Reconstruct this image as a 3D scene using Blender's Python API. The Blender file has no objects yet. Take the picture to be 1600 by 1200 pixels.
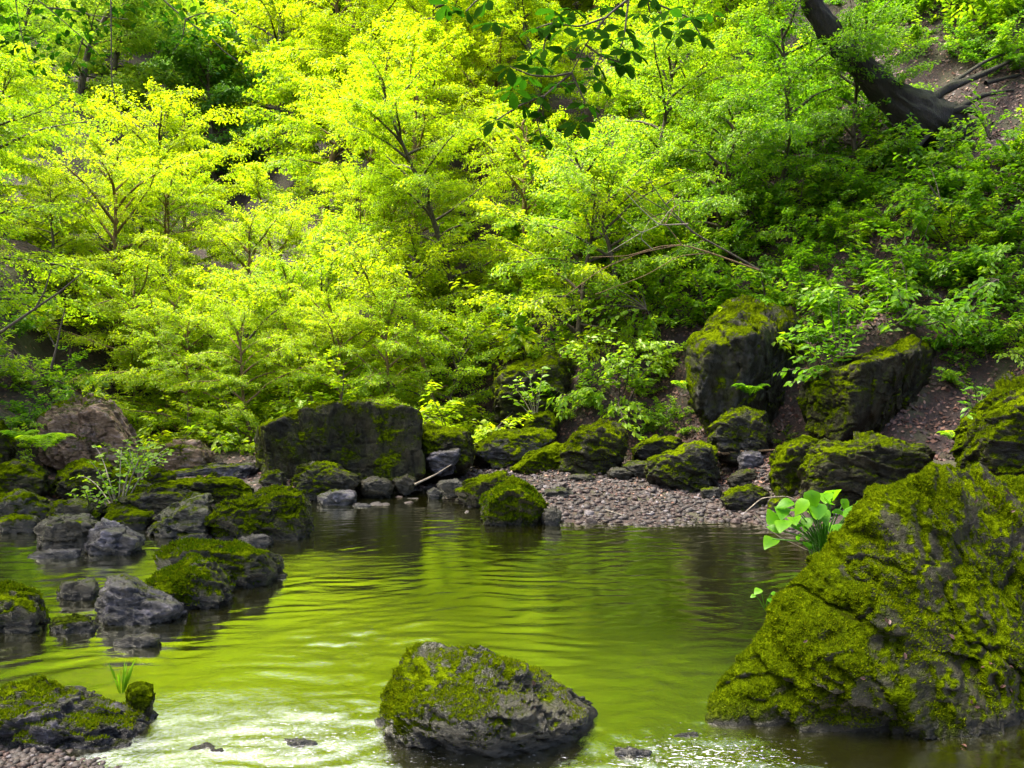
import bpy, bmesh, math, random
import numpy as np
from mathutils import Vector, Matrix

# ------------------------------------------------------------------ camera, world, sun, exposure
sc = bpy.context.scene
C = sc.collection
CAM_H = 1.5
cam = bpy.data.cameras.new('camera'); cam.lens = 27.0; cam.sensor_width = 36.0; cam.clip_end = 600; cam.clip_start = 0.05
camo = bpy.data.objects.new('camera', cam); C.objects.link(camo)
camo.location = (0, 0, CAM_H); camo.rotation_euler = (math.pi / 2, 0, 0)
sc.camera = camo

SUN_EL, SUN_AZ = 66.0, -78.0      # degrees; azimuth from +Y towards +X (negative = left)
world = bpy.data.worlds.new('World'); sc.world = world; world.use_nodes = True
wn = world.node_tree; wn.nodes.clear()
sky = wn.nodes.new('ShaderNodeTexSky'); sky.sky_type = 'NISHITA'; sky.sun_disc = False
sky.sun_elevation = math.radians(SUN_EL); sky.sun_rotation = math.radians(SUN_AZ)
sky.dust_density = 6.0; sky.air_density = 1.0; sky.ozone_density = 0.6
bg = wn.nodes.new('ShaderNodeBackground'); bg.inputs['Strength'].default_value = 0.15
wo = wn.nodes.new('ShaderNodeOutputWorld')
wn.links.new(sky.outputs[0], bg.inputs[0]); wn.links.new(bg.outputs[0], wo.inputs[0])

sun = bpy.data.lights.new('sun', 'SUN'); sun.energy = 2.4; sun.angle = math.radians(30.0); sun.color = (1.0, 0.95, 0.83)
suno = bpy.data.objects.new('sun', sun); C.objects.link(suno)
_e, _a = math.radians(SUN_EL), math.radians(SUN_AZ)
SDIR = Vector((math.cos(_e) * math.sin(_a), math.cos(_e) * math.cos(_a), math.sin(_e)))
suno.rotation_euler = SDIR.to_track_quat('Z', 'Y').to_euler(); suno.location = (0, 0, 40)

sc.view_settings.view_transform = 'Standard'; sc.view_settings.look = 'None'
sc.view_settings.gamma = 1.0; sc.view_settings.use_curve_mapping = False
sc.view_settings.exposure = 2.4
sc.render.engine = 'CYCLES'
sc.cycles.max_bounces = 8; sc.cycles.diffuse_bounces = 5; sc.cycles.glossy_bounces = 3
sc.cycles.transmission_bounces = 4; sc.cycles.transparent_max_bounces = 6
sc.cycles.caustics_reflective = False; sc.cycles.caustics_refractive = False
sc.cycles.use_denoising = True
sc.cycles.sample_clamp_indirect = 8.0

# ------------------------------------------------------------------ helpers
rng = np.random.default_rng(7)
random.seed(7)
F = 1200.0
def P(px, py, d):                      # photo pixel + distance along the view axis -> world
    return np.array([(px - 800) / F * d, d, CAM_H - (py - 600) / F * d])

_G = np.array([[1,1,0],[-1,1,0],[1,-1,0],[-1,-1,0],[1,0,1],[-1,0,1],[1,0,-1],[-1,0,-1],[0,1,1],[0,-1,1],[0,1,-1],[0,-1,-1]], float)
def _hash(ix, iy, iz, seed):
    h = (ix.astype(np.int64) * 374761393 + iy.astype(np.int64) * 668265263 + iz.astype(np.int64) * 2147483647 + seed * 974634777) & 0xFFFFFFFF
    h = ((h ^ (h >> 13)) * 1274126177) & 0xFFFFFFFF
    h = ((h ^ (h >> 16)) * 2246822519) & 0xFFFFFFFF
    return (h ^ (h >> 15)) & 0xFFFFFFFF
def noise3(p, seed=0):
    p = np.asarray(p, float); i = np.floor(p); f = p - i
    u = f * f * f * (f * (f * 6 - 15) + 10)
    out = 0.0
    for dx in (0, 1):
        wx = u[:, 0] if dx else 1 - u[:, 0]
        for dy in (0, 1):
            wy = u[:, 1] if dy else 1 - u[:, 1]
            for dz in (0, 1):
                wz = u[:, 2] if dz else 1 - u[:, 2]
                g = _G[_hash(i[:, 0] + dx, i[:, 1] + dy, i[:, 2] + dz, seed) % 12]
                out = out + wx * wy * wz * (g[:, 0] * (f[:, 0] - dx) + g[:, 1] * (f[:, 1] - dy) + g[:, 2] * (f[:, 2] - dz))
    return out
def fbm(p, octv=4, seed=0, lac=2.03, gain=0.5):
    p = np.asarray(p, float); a = 1.0; s = 0.0
    for o in range(octv):
        s = s + a * noise3(p, seed + o * 17); p = p * lac; a *= gain
    return s

def mesh_np(name, verts, faces, mat=None, smooth=False, attr=None):
    """verts (n,3), faces (m,k) ints or list of such arrays"""
    fl = faces if isinstance(faces, list) else [faces]
    fl = [np.asarray(f, np.int32) for f in fl if len(f)]
    me = bpy.data.meshes.new(name)
    verts = np.asarray(verts, np.float32)
    me.vertices.add(len(verts)); me.vertices.foreach_set('co', verts.ravel())
    nl = sum(f.size for f in fl); npoly = sum(len(f) for f in fl)
    me.loops.add(nl); me.polygons.add(npoly)
    me.loops.foreach_set('vertex_index', np.concatenate([f.ravel() for f in fl]))
    tot = np.concatenate([np.full(len(f), f.shape[1], np.int32) for f in fl])
    start = np.concatenate([[0], np.cumsum(tot)[:-1]]).astype(np.int32)
    me.polygons.foreach_set('loop_start', start); me.polygons.foreach_set('loop_total', tot)
    if smooth: me.polygons.foreach_set('use_smooth', np.ones(npoly, bool))
    me.update(calc_edges=True); me.validate()
    if attr is not None:
        a = me.attributes.new('var', 'FLOAT', 'POINT'); a.data.foreach_set('value', np.asarray(attr, np.float32))
    if mat: me.materials.append(mat)
    return me
def link(name, me, parent=None, loc=(0, 0, 0), label=None, cat=None, group=None, kind=None, rot=None, scale=None):
    o = bpy.data.objects.new(name, me); C.objects.link(o); o.location = loc
    if rot is not None: o.rotation_euler = rot
    if scale is not None: o.scale = (scale,) * 3 if np.isscalar(scale) else scale
    if parent: o.parent = parent
    if label: o['label'] = label
    if cat: o['category'] = cat
    if group: o['group'] = group
    if kind: o['kind'] = kind
    return o

# ------------------------------------------------------------------ terrain height
_sx = np.array([-12, -5.6, -3.2, -2.75, -2.4, -1.25, -1.1, 0.25, 0.55, 1.7, 2.6, 2.95, 3.15, 3.6, 4.5])
_sy = np.array([8.9, 8.7, 8.3, 8.6, 10.6, 11.0, 10.6, 8.75, 8.35, 8.2, 8.35, 7.4, 6.0, 4.0, 2.0])
def H(x, y, detail=True):
    x = np.asarray(x, float); y = np.asarray(y, float); sh = x.shape
    x = x.ravel(); y = y.ravel()
    p2 = np.stack([x, y, np.zeros_like(x)], 1)
    n1 = fbm(p2 * 0.35, 3, 3)
    ys = np.interp(x, _sx, _sy) + 0.18 * noise3(p2 * 1.3, 9)
    dsh = y - ys
    z = np.where(dsh > 0, 0.085 * dsh, 0.22 * dsh)
    z = np.clip(z, -0.32, 0.6)
    # right bank: steep, climbing to the right and back
    rb = 0.9 + 0.734 * (x - 4.9) + 0.915 * (y - 10.5) + 1.0 * n1
    rb = np.where(rb > 14, 14 + (rb - 14) * 0.9, rb)
    # far hill
    bh = 0.78 * (y - 25) - 0.27 * x + 1.6 * n1
    # left bank
    lb = 0.75 * (-x - 7.2) + 0.25 * (y - 11) + 0.8 * n1
    lb = np.where(y < 10, np.minimum(lb, 0.6 * (-x - 8.5)), lb)
    k = 0.5
    for s in (rb, bh, lb):
        d = z - s
        z = 0.5 * (z + s + np.sqrt(d * d + k * 0.18))
        z = z - 0.5 * math.sqrt(k * 0.18) * np.exp(-np.abs(d)) 
    # near gravel spit at lower left and the bank the photographer stands on
    z = np.maximum(z, 0.10 - 0.62 * np.hypot((x + 2.35) / 1.45, (y - 2.55) / 0.95) ** 2 * 0.35)
    z = np.maximum(z, 0.35 * (1.9 - y))
    if detail:
        near = np.clip((z + 0.1) * 1.2, 0.15, 1.0)
        z = z + near * (0.16 * fbm(p2 * 1.1, 3, 21) + 0.05 * fbm(p2 * 4.3, 2, 33))
    return z.reshape(sh)
def h1(x, y): return float(H(np.array([x]), np.array([y]))[0])
def T(px, py, d0=3.0, d1=90.0):        # pixel ray -> terrain point
    ds = np.concatenate([np.arange(d0, 30, 0.05), np.arange(30, d1, 0.3)])
    x = (px - 800) / F * ds; z = CAM_H - (py - 600) / F * ds
    hit = np.nonzero(H(x, ds) > z)[0]
    d = ds[hit[0]] if len(hit) else d1
    return P(px, py, d)
def proj(p):
    return 800 + F * p[0] / p[1], 600 - F * (p[2] - CAM_H) / p[1]

def where(px):
    for lim, txt in ((60, 'at the left edge'), (230, 'above the purplish outcrop'), (340, 'above the tan cleft rock'), (450, 'above the left end of the square block'),
                     (560, 'above the middle of the square block'), (660, 'above the right end of the square block'), (760, 'above the lower stepped block'),
                     (900, 'above the dark overhanging boulder'), (1070, 'above the gravel beach'), (1250, 'above the tall cliff rock'), (1480, 'above the wedge boulder')):
        if px < lim: return txt
    return 'at the right edge'
def row(d): return 'front-row' if d < 18 else 'second-row' if d < 23 else 'mid-slope' if d < 30 else 'far' if d < 45 else 'farthest'
# ------------------------------------------------------------------ materials
def nt(name):
    m = bpy.data.materials.new(name); m.use_nodes = True; t = m.node_tree; t.nodes.clear()
    return m, t
def N(t, typ, **kw):
    n = t.nodes.new(typ)
    for k, v in kw.items():
        if k in n.inputs: n.inputs[k].default_value = v
        else: setattr(n, k, v)
    return n
def ramp(t, fac, stops, interp='LINEAR'):
    r = N(t, 'ShaderNodeValToRGB'); e = r.color_ramp.elements; r.color_ramp.interpolation = interp
    while len(e) < len(stops): e.new(0.5)
    for el, (p, c) in zip(e, stops):
        el.position = p; el.color = (*c, 1) if not np.isscalar(c) else (c, c, c, 1)
    t.links.new(fac, r.inputs[0]); return r
def noise(t, vec, scale, detail=5, rough=0.6, dist=0.0):
    n = N(t, 'ShaderNodeTexNoise'); n.inputs['Scale'].default_value = scale; n.inputs['Detail'].default_value = detail
    n.inputs['Roughness'].default_value = rough; n.inputs['Distortion'].default_value = dist
    if vec is not None: t.links.new(vec, n.inputs['Vector'])
    return n.outputs['Fac']
def mathn(t, op, a, b=None, c=None, clamp=False):
    n = N(t, 'ShaderNodeMath', operation=op); n.use_clamp = clamp
    for i, v in enumerate((a, b, c)):
        if v is None: continue
        if isinstance(v, (int, float)): n.inputs[i].default_value = v
        else: t.links.new(v, n.inputs[i])
    return n.outputs[0]
def mixc(t, fac, a, b, blend='MIX'):
    n = N(t, 'ShaderNodeMix', data_type='RGBA', blend_type=blend)
    if isinstance(fac, (int, float)): n.inputs[0].default_value = fac
    else: t.links.new(fac, n.inputs[0])
    for i, v in ((6, a), (7, b)):
        if isinstance(v, tuple): n.inputs[i].default_value = (*v, 1)
        else: t.links.new(v, n.inputs[i])
    return n.outputs[2]

def leaf_mat(name, refl, trans, vary=0.45, tr=0.55, gloss=0.02, dark=None):
    """two-sided leaf: diffuse + translucent, with per-leaf and per-plant tint"""
    m, t = nt(name)
    at = N(t, 'ShaderNodeAttribute', attribute_name='var')
    oi = N(t, 'ShaderNodeObjectInfo')
    geo = N(t, 'ShaderNodeNewGeometry')
    big = noise(t, geo.outputs['Position'], 0.9, 2, 0.5)
    v = mathn(t, 'ADD', mathn(t, 'MULTIPLY', at.outputs['Fac'], 0.6), mathn(t, 'MULTIPLY', big, 0.5))
    v = mathn(t, 'ADD', v, mathn(t, 'MULTIPLY', mathn(t, 'SUBTRACT', oi.outputs['Random'], 0.5), 0.35))
    def tone(c):
        lo = (c[0] * (1 - vary) * 0.8, c[1] * (1 - vary * 0.75), c[2] * (1 - vary * .5))
        hi = (min(1, c[0] * (1 + vary * 1.1)), min(1, c[1] * (1 + vary * 0.6)), c[2])
        return ramp(t, v, [(0.15, lo), (0.55, c), (0.95, hi)]).outputs[0]
    df = N(t, 'ShaderNodeBsdfDiffuse'); t.links.new(tone(refl), df.inputs[0])
    tl = N(t, 'ShaderNodeBsdfTranslucent'); t.links.new(tone(trans), tl.inputs[0])
    mx = N(t, 'ShaderNodeMixShader'); mx.inputs[0].default_value = tr
    t.links.new(df.outputs[0], mx.inputs[1]); t.links.new(tl.outputs[0], mx.inputs[2])
    out = N(t, 'ShaderNodeOutputMaterial'); last = mx.outputs[0]
    if gloss > 0:
        gl = N(t, 'ShaderNodeBsdfGlossy'); gl.inputs['Roughness'].default_value = 0.38; gl.inputs[0].default_value = (.9, 1, .75, 1)
        m2 = N(t, 'ShaderNodeMixShader'); m2.inputs[0].default_value = gloss
        t.links.new(last, m2.inputs[1]); t.links.new(gl.outputs[0], m2.inputs[2]); last = m2.outputs[0]
    t.links.new(last, out.inputs[0]); return m

M = {}
M['leaf_sunny'] = leaf_mat('leaf_sunny', (0.225, 0.315, 0.005), (0.47, 0.64, 0.006), 0.28, 0.55)  # warm yellow of sunlight put into the leaf colour
M['leaf_fresh'] = leaf_mat('leaf_fresh', (0.165, 0.29, 0.006), (0.35, 0.57, 0.008), 0.4, 0.55)
M['leaf_green'] = leaf_mat('leaf_green', (0.10, 0.22, 0.006), (0.21, 0.45, 0.006), 0.45, 0.52)
M['leaf_far'] = leaf_mat('leaf_far', (0.24, 0.36, 0.035), (0.42, 0.60, 0.025), 0.35, 0.5)  # greyed and paled leaf colour in place of haze over the far hill
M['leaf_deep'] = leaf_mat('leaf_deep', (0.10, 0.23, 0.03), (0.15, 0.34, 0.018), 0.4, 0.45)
M['leaf_thick_shaded'] = leaf_mat('leaf_thick_shaded', (0.018, 0.055, 0.004), (0.03, 0.12, 0.003), 0.3, 0.5, 0.0)  # dark partly for thick leaves, partly backlit shade put into the colour
M['leaf_broad'] = leaf_mat('leaf_broad', (0.10, 0.26, 0.007), (0.19, 0.48, 0.007), 0.5, 0.5, 0.01)

def bark_mat(name, c1, c2, moss=0.0):
    m, t = nt(name)
    tc = N(t, 'ShaderNodeTexCoord'); mp = N(t, 'ShaderNodeMapping'); mp.inputs['Scale'].default_value = (9, 9, 2.2)
    t.links.new(tc.outputs['Object'], mp.inputs[0])
    n = noise(t, mp.outputs[0], 2.0, 8, 0.68, 0.6)
    col = ramp(t, n, [(0.3, c1), (0.7, c2)]).outputs[0]
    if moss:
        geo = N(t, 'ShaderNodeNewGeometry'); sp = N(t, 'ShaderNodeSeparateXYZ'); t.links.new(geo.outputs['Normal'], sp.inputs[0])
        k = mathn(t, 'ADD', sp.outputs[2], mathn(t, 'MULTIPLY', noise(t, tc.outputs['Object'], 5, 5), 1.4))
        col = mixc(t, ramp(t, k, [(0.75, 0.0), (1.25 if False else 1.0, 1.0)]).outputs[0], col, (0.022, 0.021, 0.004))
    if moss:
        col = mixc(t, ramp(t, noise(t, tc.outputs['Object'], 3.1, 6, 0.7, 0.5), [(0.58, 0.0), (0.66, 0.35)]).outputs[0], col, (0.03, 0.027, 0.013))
    b = N(t, 'ShaderNodeBsdfPrincipled'); b.inputs['Roughness'].default_value = 0.85
    t.links.new(col, b.inputs['Base Color'])
    bu = N(t, 'ShaderNodeBump'); bu.inputs['Strength'].default_value = 0.9; bu.inputs['Distance'].default_value = 0.05
    t.links.new(n, bu.inputs['Height']); t.links.new(bu.outputs[0], b.inputs['Normal'])
    o = N(t, 'ShaderNodeOutputMaterial'); t.links.new(b.outputs[0], o.inputs[0]); return m
M['bark'] = bark_mat('bark', (0.025, 0.018, 0.012), (0.11, 0.085, 0.05))
M['bark_warm'] = bark_mat('bark_warm', (0.10, 0.055, 0.022), (0.24, 0.15, 0.06))
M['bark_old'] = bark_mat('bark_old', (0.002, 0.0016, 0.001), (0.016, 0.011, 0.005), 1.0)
M['deadwood'] = bark_mat('deadwood', (0.12, 0.09, 0.06), (0.34, 0.29, 0.21))

_rockm = {}
def rock_mat(moss, tint='grey', wet=0.0, side=-0.18, vert=False):
    """moss: -1 bare .. 1 fully grown"""
    key = (round(moss, 2), tint, wet, side, vert)
    if key in _rockm: return _rockm[key]
    m, t = nt('rock_%s' % tint)
    tc = N(t, 'ShaderNodeTexCoord'); oi = N(t, 'ShaderNodeObjectInfo'); geo = N(t, 'ShaderNodeNewGeometry')
    off = N(t, 'ShaderNodeVectorMath', operation='ADD')
    sh = N(t, 'ShaderNodeVectorMath', operation='SCALE'); sh.inputs['Scale'].default_value = 37.0
    cmb = N(t, 'ShaderNodeCombineXYZ'); t.links.new(oi.outputs['Random'], cmb.inputs[0]); t.links.new(oi.outputs['Random'], cmb.inputs[1])
    t.links.new(cmb.outputs[0], sh.inputs[0]); t.links.new(tc.outputs['Object'], off.inputs[0]); t.links.new(sh.outputs[0], off.inputs[1])
    v = off.outputs[0]
    # foliated schist: noise squeezed along one axis
    mp = N(t, 'ShaderNodeMapping'); mp.inputs['Scale'].default_value = (3.4, 2.7, 1.25) if vert else (1.6, 1.9, 4.2); mp.inputs['Rotation'].default_value = (0.1, 0.12, 0.2) if vert else (0.35, 0.5, 0.2)
    t.links.new(v, mp.inputs[0])
    lay = noise(t, mp.outputs[0], 3.2, 9, 0.66, 0.5)
    blot = noise(t, v, 2.1, 4, 0.6)
    fine = noise(t, v, 42, 5, 0.7)
    pal = {'grey': [(0.30, (0.004, 0.004, 0.003)), (0.5, (0.015, 0.0145, 0.011)), (0.68, (0.065, 0.060, 0.058))],
           'dark': [(0.30, (0.003, 0.003, 0.002)), (0.52, (0.011, 0.010, 0.005)), (0.72, (0.042, 0.035, 0.02))],
           'pale': [(0.30, (0.008, 0.008, 0.008)), (0.5, (0.038, 0.036, 0.038)), (0.68, (0.16, 0.147, 0.17))],
           'tan': [(0.28, (0.05, 0.03, 0.018)), (0.5, (0.20, 0.125, 0.075)), (0.7, (0.36, 0.26, 0.23))]}[tint]
    col = ramp(t, lay, pal).outputs[0]
    col = mixc(t, ramp(t, blot, [(0.45, 0.0), (0.75, 0.6)]).outputs[0], col, (0.045, 0.036, 0.016))
    sp = N(t, 'ShaderNodeSeparateXYZ'); t.links.new(geo.outputs['Normal'], sp.inputs[0])
    posn = N(t, 'ShaderNodeSeparateXYZ'); t.links.new(geo.outputs['Position'], posn.inputs[0])
    # moss grows on what looks up, in patches; side paints in the left light
    mn = noise(t, v, 3.4, 6, 0.68, 0.3)
    mf = noise(t, v, 26, 4, 0.65)
    k = mathn(t, 'MULTIPLY', sp.outputs[2], 0.75)
    k = mathn(t, 'ADD', k, mathn(t, 'MULTIPLY', sp.outputs[0], side))
    k = mathn(t, 'ADD', k, mathn(t, 'MULTIPLY', mathn(t, 'SUBTRACT', mn, 0.5), 3.4))
    k = mathn(t, 'ADD', k, mathn(t, 'MULTIPLY', mathn(t, 'SUBTRACT', mf, 0.5), 1.3))
    k = mathn(t, 'ADD', k, moss - 0.12)
    low = mathn(t, 'MULTIPLY', mathn(t, 'SUBTRACT', 0.07, posn.outputs[2]), 6.0, clamp=True)   # no moss where the water washes
    k = mathn(t, 'SUBTRACT', k, low)
    mask = ramp(t, k, [(0.12, 0.0), (0.42, 1.0)]).outputs[0]
    mcol = ramp(t, mathn(t, 'ADD', mathn(t, 'MULTIPLY', mf, 0.55), mathn(t, 'MULTIPLY', blot, 0.5)),
                [(0.30, (0.014, 0.012, 0.002)), (0.42, (0.016, 0.024, 0.001)), (0.54, (0.052, 0.076, 0.001)), (0.70, (0.125, 0.165, 0.002))]).outputs[0]
    # film of thin moss and lichen on the sides
    film = ramp(t, mathn(t, 'ADD', mathn(t, 'SUBTRACT', k, 0.0), 0.28), [(0.0, 0.0), (0.45, 0.88)]).outputs[0]
    col = mixc(t, film, col, (0.024, 0.027, 0.003))
    col = mixc(t, mask, col, mcol)
    wetb = mathn(t, 'MULTIPLY', mathn(t, 'SUBTRACT', mathn(t, 'ADD', 0.05, mathn(t, 'MULTIPLY', mn, 0.08)), posn.outputs[2]), 14.0, clamp=True)
    col = mixc(t, mathn(t, 'MULTIPLY', wetb, 0.6), col, (0.012, 0.011, 0.009))
    b = N(t, 'ShaderNodeBsdfPrincipled'); t.links.new(col, b.inputs['Base Color'])
    ro = mathn(t, 'ADD', mathn(t, 'MULTIPLY', mask, 0.4), 0.5 - 0.22 * wet)
    ro = mathn(t, 'SUBTRACT', ro, mathn(t, 'MULTIPLY', wetb, 0.2))
    t.links.new(ro, b.inputs['Roughness'])
    t.links.new(mathn(t, 'MULTIPLY', mathn(t, 'SUBTRACT', 1.0, mask), 0.16 + 0.35 * wet), b.inputs['Specular IOR Level'])
    hgt = mathn(t, 'ADD', mathn(t, 'MULTIPLY', lay, 1.0), mathn(t, 'MULTIPLY', fine, 0.25))
    hgt = mathn(t, 'ADD', hgt, mathn(t, 'MULTIPLY', mathn(t, 'MULTIPLY', mf, mask), 0.8))
    bu = N(t, 'ShaderNodeBump'); bu.inputs['Strength'].default_value = 1.0; bu.inputs['Distance'].default_value = 0.06
    t.links.new(hgt, bu.inputs['Height']); t.links.new(bu.outputs[0], b.inputs['Normal'])
    o = N(t, 'ShaderNodeOutputMaterial'); t.links.new(b.outputs[0], o.inputs[0])
    _rockm[key] = m; return m

def ground_mat():
    m, t = nt('forest_ground')
    geo = N(t, 'ShaderNodeNewGeometry'); v = geo.outputs['Position']
    n1 = noise(t, v, 1.2, 6, 0.65); n2 = noise(t, v, 14, 6, 0.7); n3 = noise(t, v, 60, 3, 0.6)
    col = ramp(t, n2, [(0.3, (0.006, 0.004, 0.0025)), (0.5, (0.021, 0.010, 0.006)), (0.7, (0.052, 0.025, 0.015))]).outputs[0]
    col = mixc(t, ramp(t, n1, [(0.5, 0.0), (0.68, 0.7)]).outputs[0], col, (0.05, 0.06, 0.012))
    b = N(t, 'ShaderNodeBsdfPrincipled'); b.inputs['Roughness'].default_value = 0.85
    t.links.new(col, b.inputs['Base Color'])
    bu = N(t, 'ShaderNodeBump'); bu.inputs['Strength'].default_value = 0.8; bu.inputs['Distance'].default_value = 0.04
    t.links.new(mathn(t, 'ADD', n2, mathn(t, 'MULTIPLY', n3, 0.4)), bu.inputs['Height']); t.links.new(bu.outputs[0], b.inputs['Normal'])
    o = N(t, 'ShaderNodeOutputMaterial'); t.links.new(b.outputs[0], o.inputs[0]); return m
M['ground'] = ground_mat()

def pebble_mat():
    m, t = nt('pebble')  # loose stones
    at = N(t, 'ShaderNodeAttribute', attribute_name='var'); oi = N(t, 'ShaderNodeObjectInfo')
    tc = N(t, 'ShaderNodeTexCoord')
    v = mathn(t, 'FRACT', mathn(t, 'ADD', at.outputs['Fac'], oi.outputs['Random']))
    col = ramp(t, v, [(0.0, (0.006, 0.004, 0.0035)), (0.35, (0.015, 0.009, 0.006)), (0.66, (0.032, 0.019, 0.013)), (0.80, (0.04, 0.013, 0.007)), (0.92, (0.045, 0.034, 0.03)), (0.985, (0.13, 0.115, 0.12))]).outputs[0]
    col = mixc(t, mathn(t, 'MULTIPLY', noise(t, tc.outputs['Object'], 30, 4), 0.5), col, (0.04, 0.03, 0.025))
    b = N(t, 'ShaderNodeBsdfPrincipled'); b.inputs['Roughness'].default_value = 0.7
    t.links.new(col, b.inputs['Base Color'])
    o = N(t, 'ShaderNodeOutputMaterial'); t.links.new(b.outputs[0], o.inputs[0]); return m
M['pebble'] = pebble_mat()
def litter_mat():
    m, t = nt('dry_leaf')
    at = N(t, 'ShaderNodeAttribute', attribute_name='var')
    col = ramp(t, at.outputs['Fac'], [(0.0, (0.014, 0.005, 0.003)), (0.4, (0.05, 0.016, 0.009)), (0.75, (0.095, 0.036, 0.02)), (0.95, (0.20, 0.10, 0.06))]).outputs[0]
    b = N(t, 'ShaderNodeBsdfPrincipled'); b.inputs['Roughness'].default_value = 0.6
    t.links.new(col, b.inputs['Base Color'])
    o = N(t, 'ShaderNodeOutputMaterial'); t.links.new(b.outputs[0], o.inputs[0]); return m
M['litter'] = litter_mat()

def water_mat():
    m, t = nt('stream_water')
    geo = N(t, 'ShaderNodeNewGeometry'); v = geo.outputs['Position']
    at = N(t, 'ShaderNodeAttribute', attribute_name='var')       # 0 calm .. 1 riffle
    mp = N(t, 'ShaderNodeMapping'); mp.inputs['Scale'].default_value = (1.0, 2.6, 1.0); mp.inputs['Rotation'].default_value = (0, 0, -0.25)
    t.links.new(v, mp.inputs[0])
    n1 = noise(t, mp.outputs[0], 5.0, 3, 0.55, 0.4); n2 = noise(t, mp.outputs[0], 17, 4, 0.65, 0.5)
    hgt = mathn(t, 'ADD', mathn(t, 'MULTIPLY', n1, 0.40), mathn(t, 'MULTIPLY', n2, 0.07))
    rif = noise(t, v, 38, 5, 0.75, 1.2)
    hgt = mathn(t, 'ADD', hgt, mathn(t, 'MULTIPLY', mathn(t, 'MULTIPLY', rif, at.outputs['Fac']), 1.7))
    bu = N(t, 'ShaderNodeBump'); bu.inputs['Strength'].default_value = 0.17; bu.inputs['Distance'].default_value = 0.05
    t.links.new(hgt, bu.inputs['Height'])
    gl = N(t, 'ShaderNodeBsdfGlossy'); gl.inputs['Roughness'].default_value = 0.015; gl.inputs[0].default_value = (1.0, 1.0, .86, 1)
    t.links.new(bu.outputs[0], gl.inputs['Normal'])
    tr = N(t, 'ShaderNodeBsdfTransparent'); tr.inputs[0].default_value = (0.40, 0.34, 0.12, 1)
    body = N(t, 'ShaderNodeBsdfDiffuse'); body.inputs[0].default_value = (0.020, 0.020, 0.003, 1)
    mb = N(t, 'ShaderNodeMixShader'); mb.inputs[0].default_value = 0.6
    t.links.new(tr.outputs[0], mb.inputs[1]); t.links.new(body.outputs[0], mb.inputs[2])
    fr = N(t, 'ShaderNodeFresnel'); fr.inputs['IOR'].default_value = 1.45; t.links.new(bu.outputs[0], fr.inputs['Normal'])
    fac = mathn(t, 'ADD', mathn(t, 'MULTIPLY', fr.outputs[0], 0.35), 0.70, clamp=True)
    mx = N(t, 'ShaderNodeMixShader'); t.links.new(fac, mx.inputs[0]); t.links.new(mb.outputs[0], mx.inputs[1]); t.links.new(gl.outputs[0], mx.inputs[2])
    # foam flecks where the water breaks
    fm = noise(t, mp.outputs[0], 34, 5, 0.75, 1.0)
    fmask = ramp(t, mathn(t, 'ADD', mathn(t, 'MULTIPLY', at.outputs['Fac'], 0.20), mathn(t, 'MULTIPLY', fm, 1.0)), [(0.74, 0.0), (0.80, 0.8)]).outputs[0]
    fo = N(t, 'ShaderNodeBsdfDiffuse'); fo.inputs[0].default_value = (0.62, 0.60, 0.66, 1)
    m2 = N(t, 'ShaderNodeMixShader'); t.links.new(fmask, m2.inputs[0]); t.links.new(mx.outputs[0], m2.inputs[1]); t.links.new(fo.outputs[0], m2.inputs[2])
    o = N(t, 'ShaderNodeOutputMaterial'); t.links.new(m2.outputs[0], o.inputs[0]); return m
M['water'] = water_mat()

# ------------------------------------------------------------------ ground
def seg(*parts):
    a = [np.arange(s, e, st) for s, e, st in parts]; a.append(np.array([parts[-1][1]])); return np.concatenate(a)
def grid(xs, ys):
    X, Y = np.meshgrid(xs, ys); nx, ny = len(xs), len(ys)
    i = np.arange(nx * ny).reshape(ny, nx)
    f = np.stack([i[:-1, :-1], i[:-1, 1:], i[1:, 1:], i[1:, :-1]], -1).reshape(-1, 4)
    return X, Y, f
X, Y, f = grid(seg((-90, -14, 2.0), (-14, -5, .25), (-5, 7, .1), (7, 15, .2), (15, 90, 2.0)),
               seg((-8, 2, .5), (2, 14, .1), (14, 30, .25), (30, 130, 1.2)))
Z = H(X, Y)
g = link('ground', mesh_np('ground', np.stack([X, Y, Z], -1).reshape(-1, 3), f, M['ground'], True), kind='structure')

# ------------------------------------------------------------------ water (real ripples, stronger in the riffles)
X, Y, f = grid(seg((-9.5, -4, .08), (-4, 3.4, .03), (3.4, 4.6, .08)), seg((1.6, 6, .025), (6, 11.6, .035)))
def bump2(x, y, cx, cy, rx, ry): return np.exp(-(((x - cx) / rx) ** 2 + ((y - cy) / ry) ** 2))
rif = np.clip(0.8 * bump2(X, Y, -0.95, 3.25, .75, .42) + 0.9 * bump2(X, Y, 0.75, 3.05, .55, .28) + .7 * bump2(X, Y, -.2, 2.8, .6, .25)
              + .45 * bump2(X, Y, -.85, 4.5, .55, .7) + .6 * bump2(X, Y, -2.3, 10.2, .9, .5) + .5 * bump2(X, Y, -2.2, 6.4, .8, .4)
              + .35 * bump2(X, Y, 0.9, 3.8, .5, .6), 0, 1)
q = np.stack([X * 1.0 + 0.25 * Y, Y * 2.9 - .5 * X, X * 0], -1).reshape(-1, 3)
q2 = np.stack([X, Y, X * 0], -1).reshape(-1, 3)
q = q + np.stack([.5 * fbm(q2 * .9, 2, 61), .9 * fbm(q2 * .8 + 5, 2, 62), q2[:, 0] * 0], 1)
Zw = 0.0058 * fbm(q * 3.1, 2, 5).reshape(X.shape) * (.55 + .9 * np.clip(.5 + fbm(q2 * .45, 2, 77), 0, 1)).reshape(X.shape) + rif * 0.007 * fbm(q2 * 11.0, 3, 8).reshape(X.shape)
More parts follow.
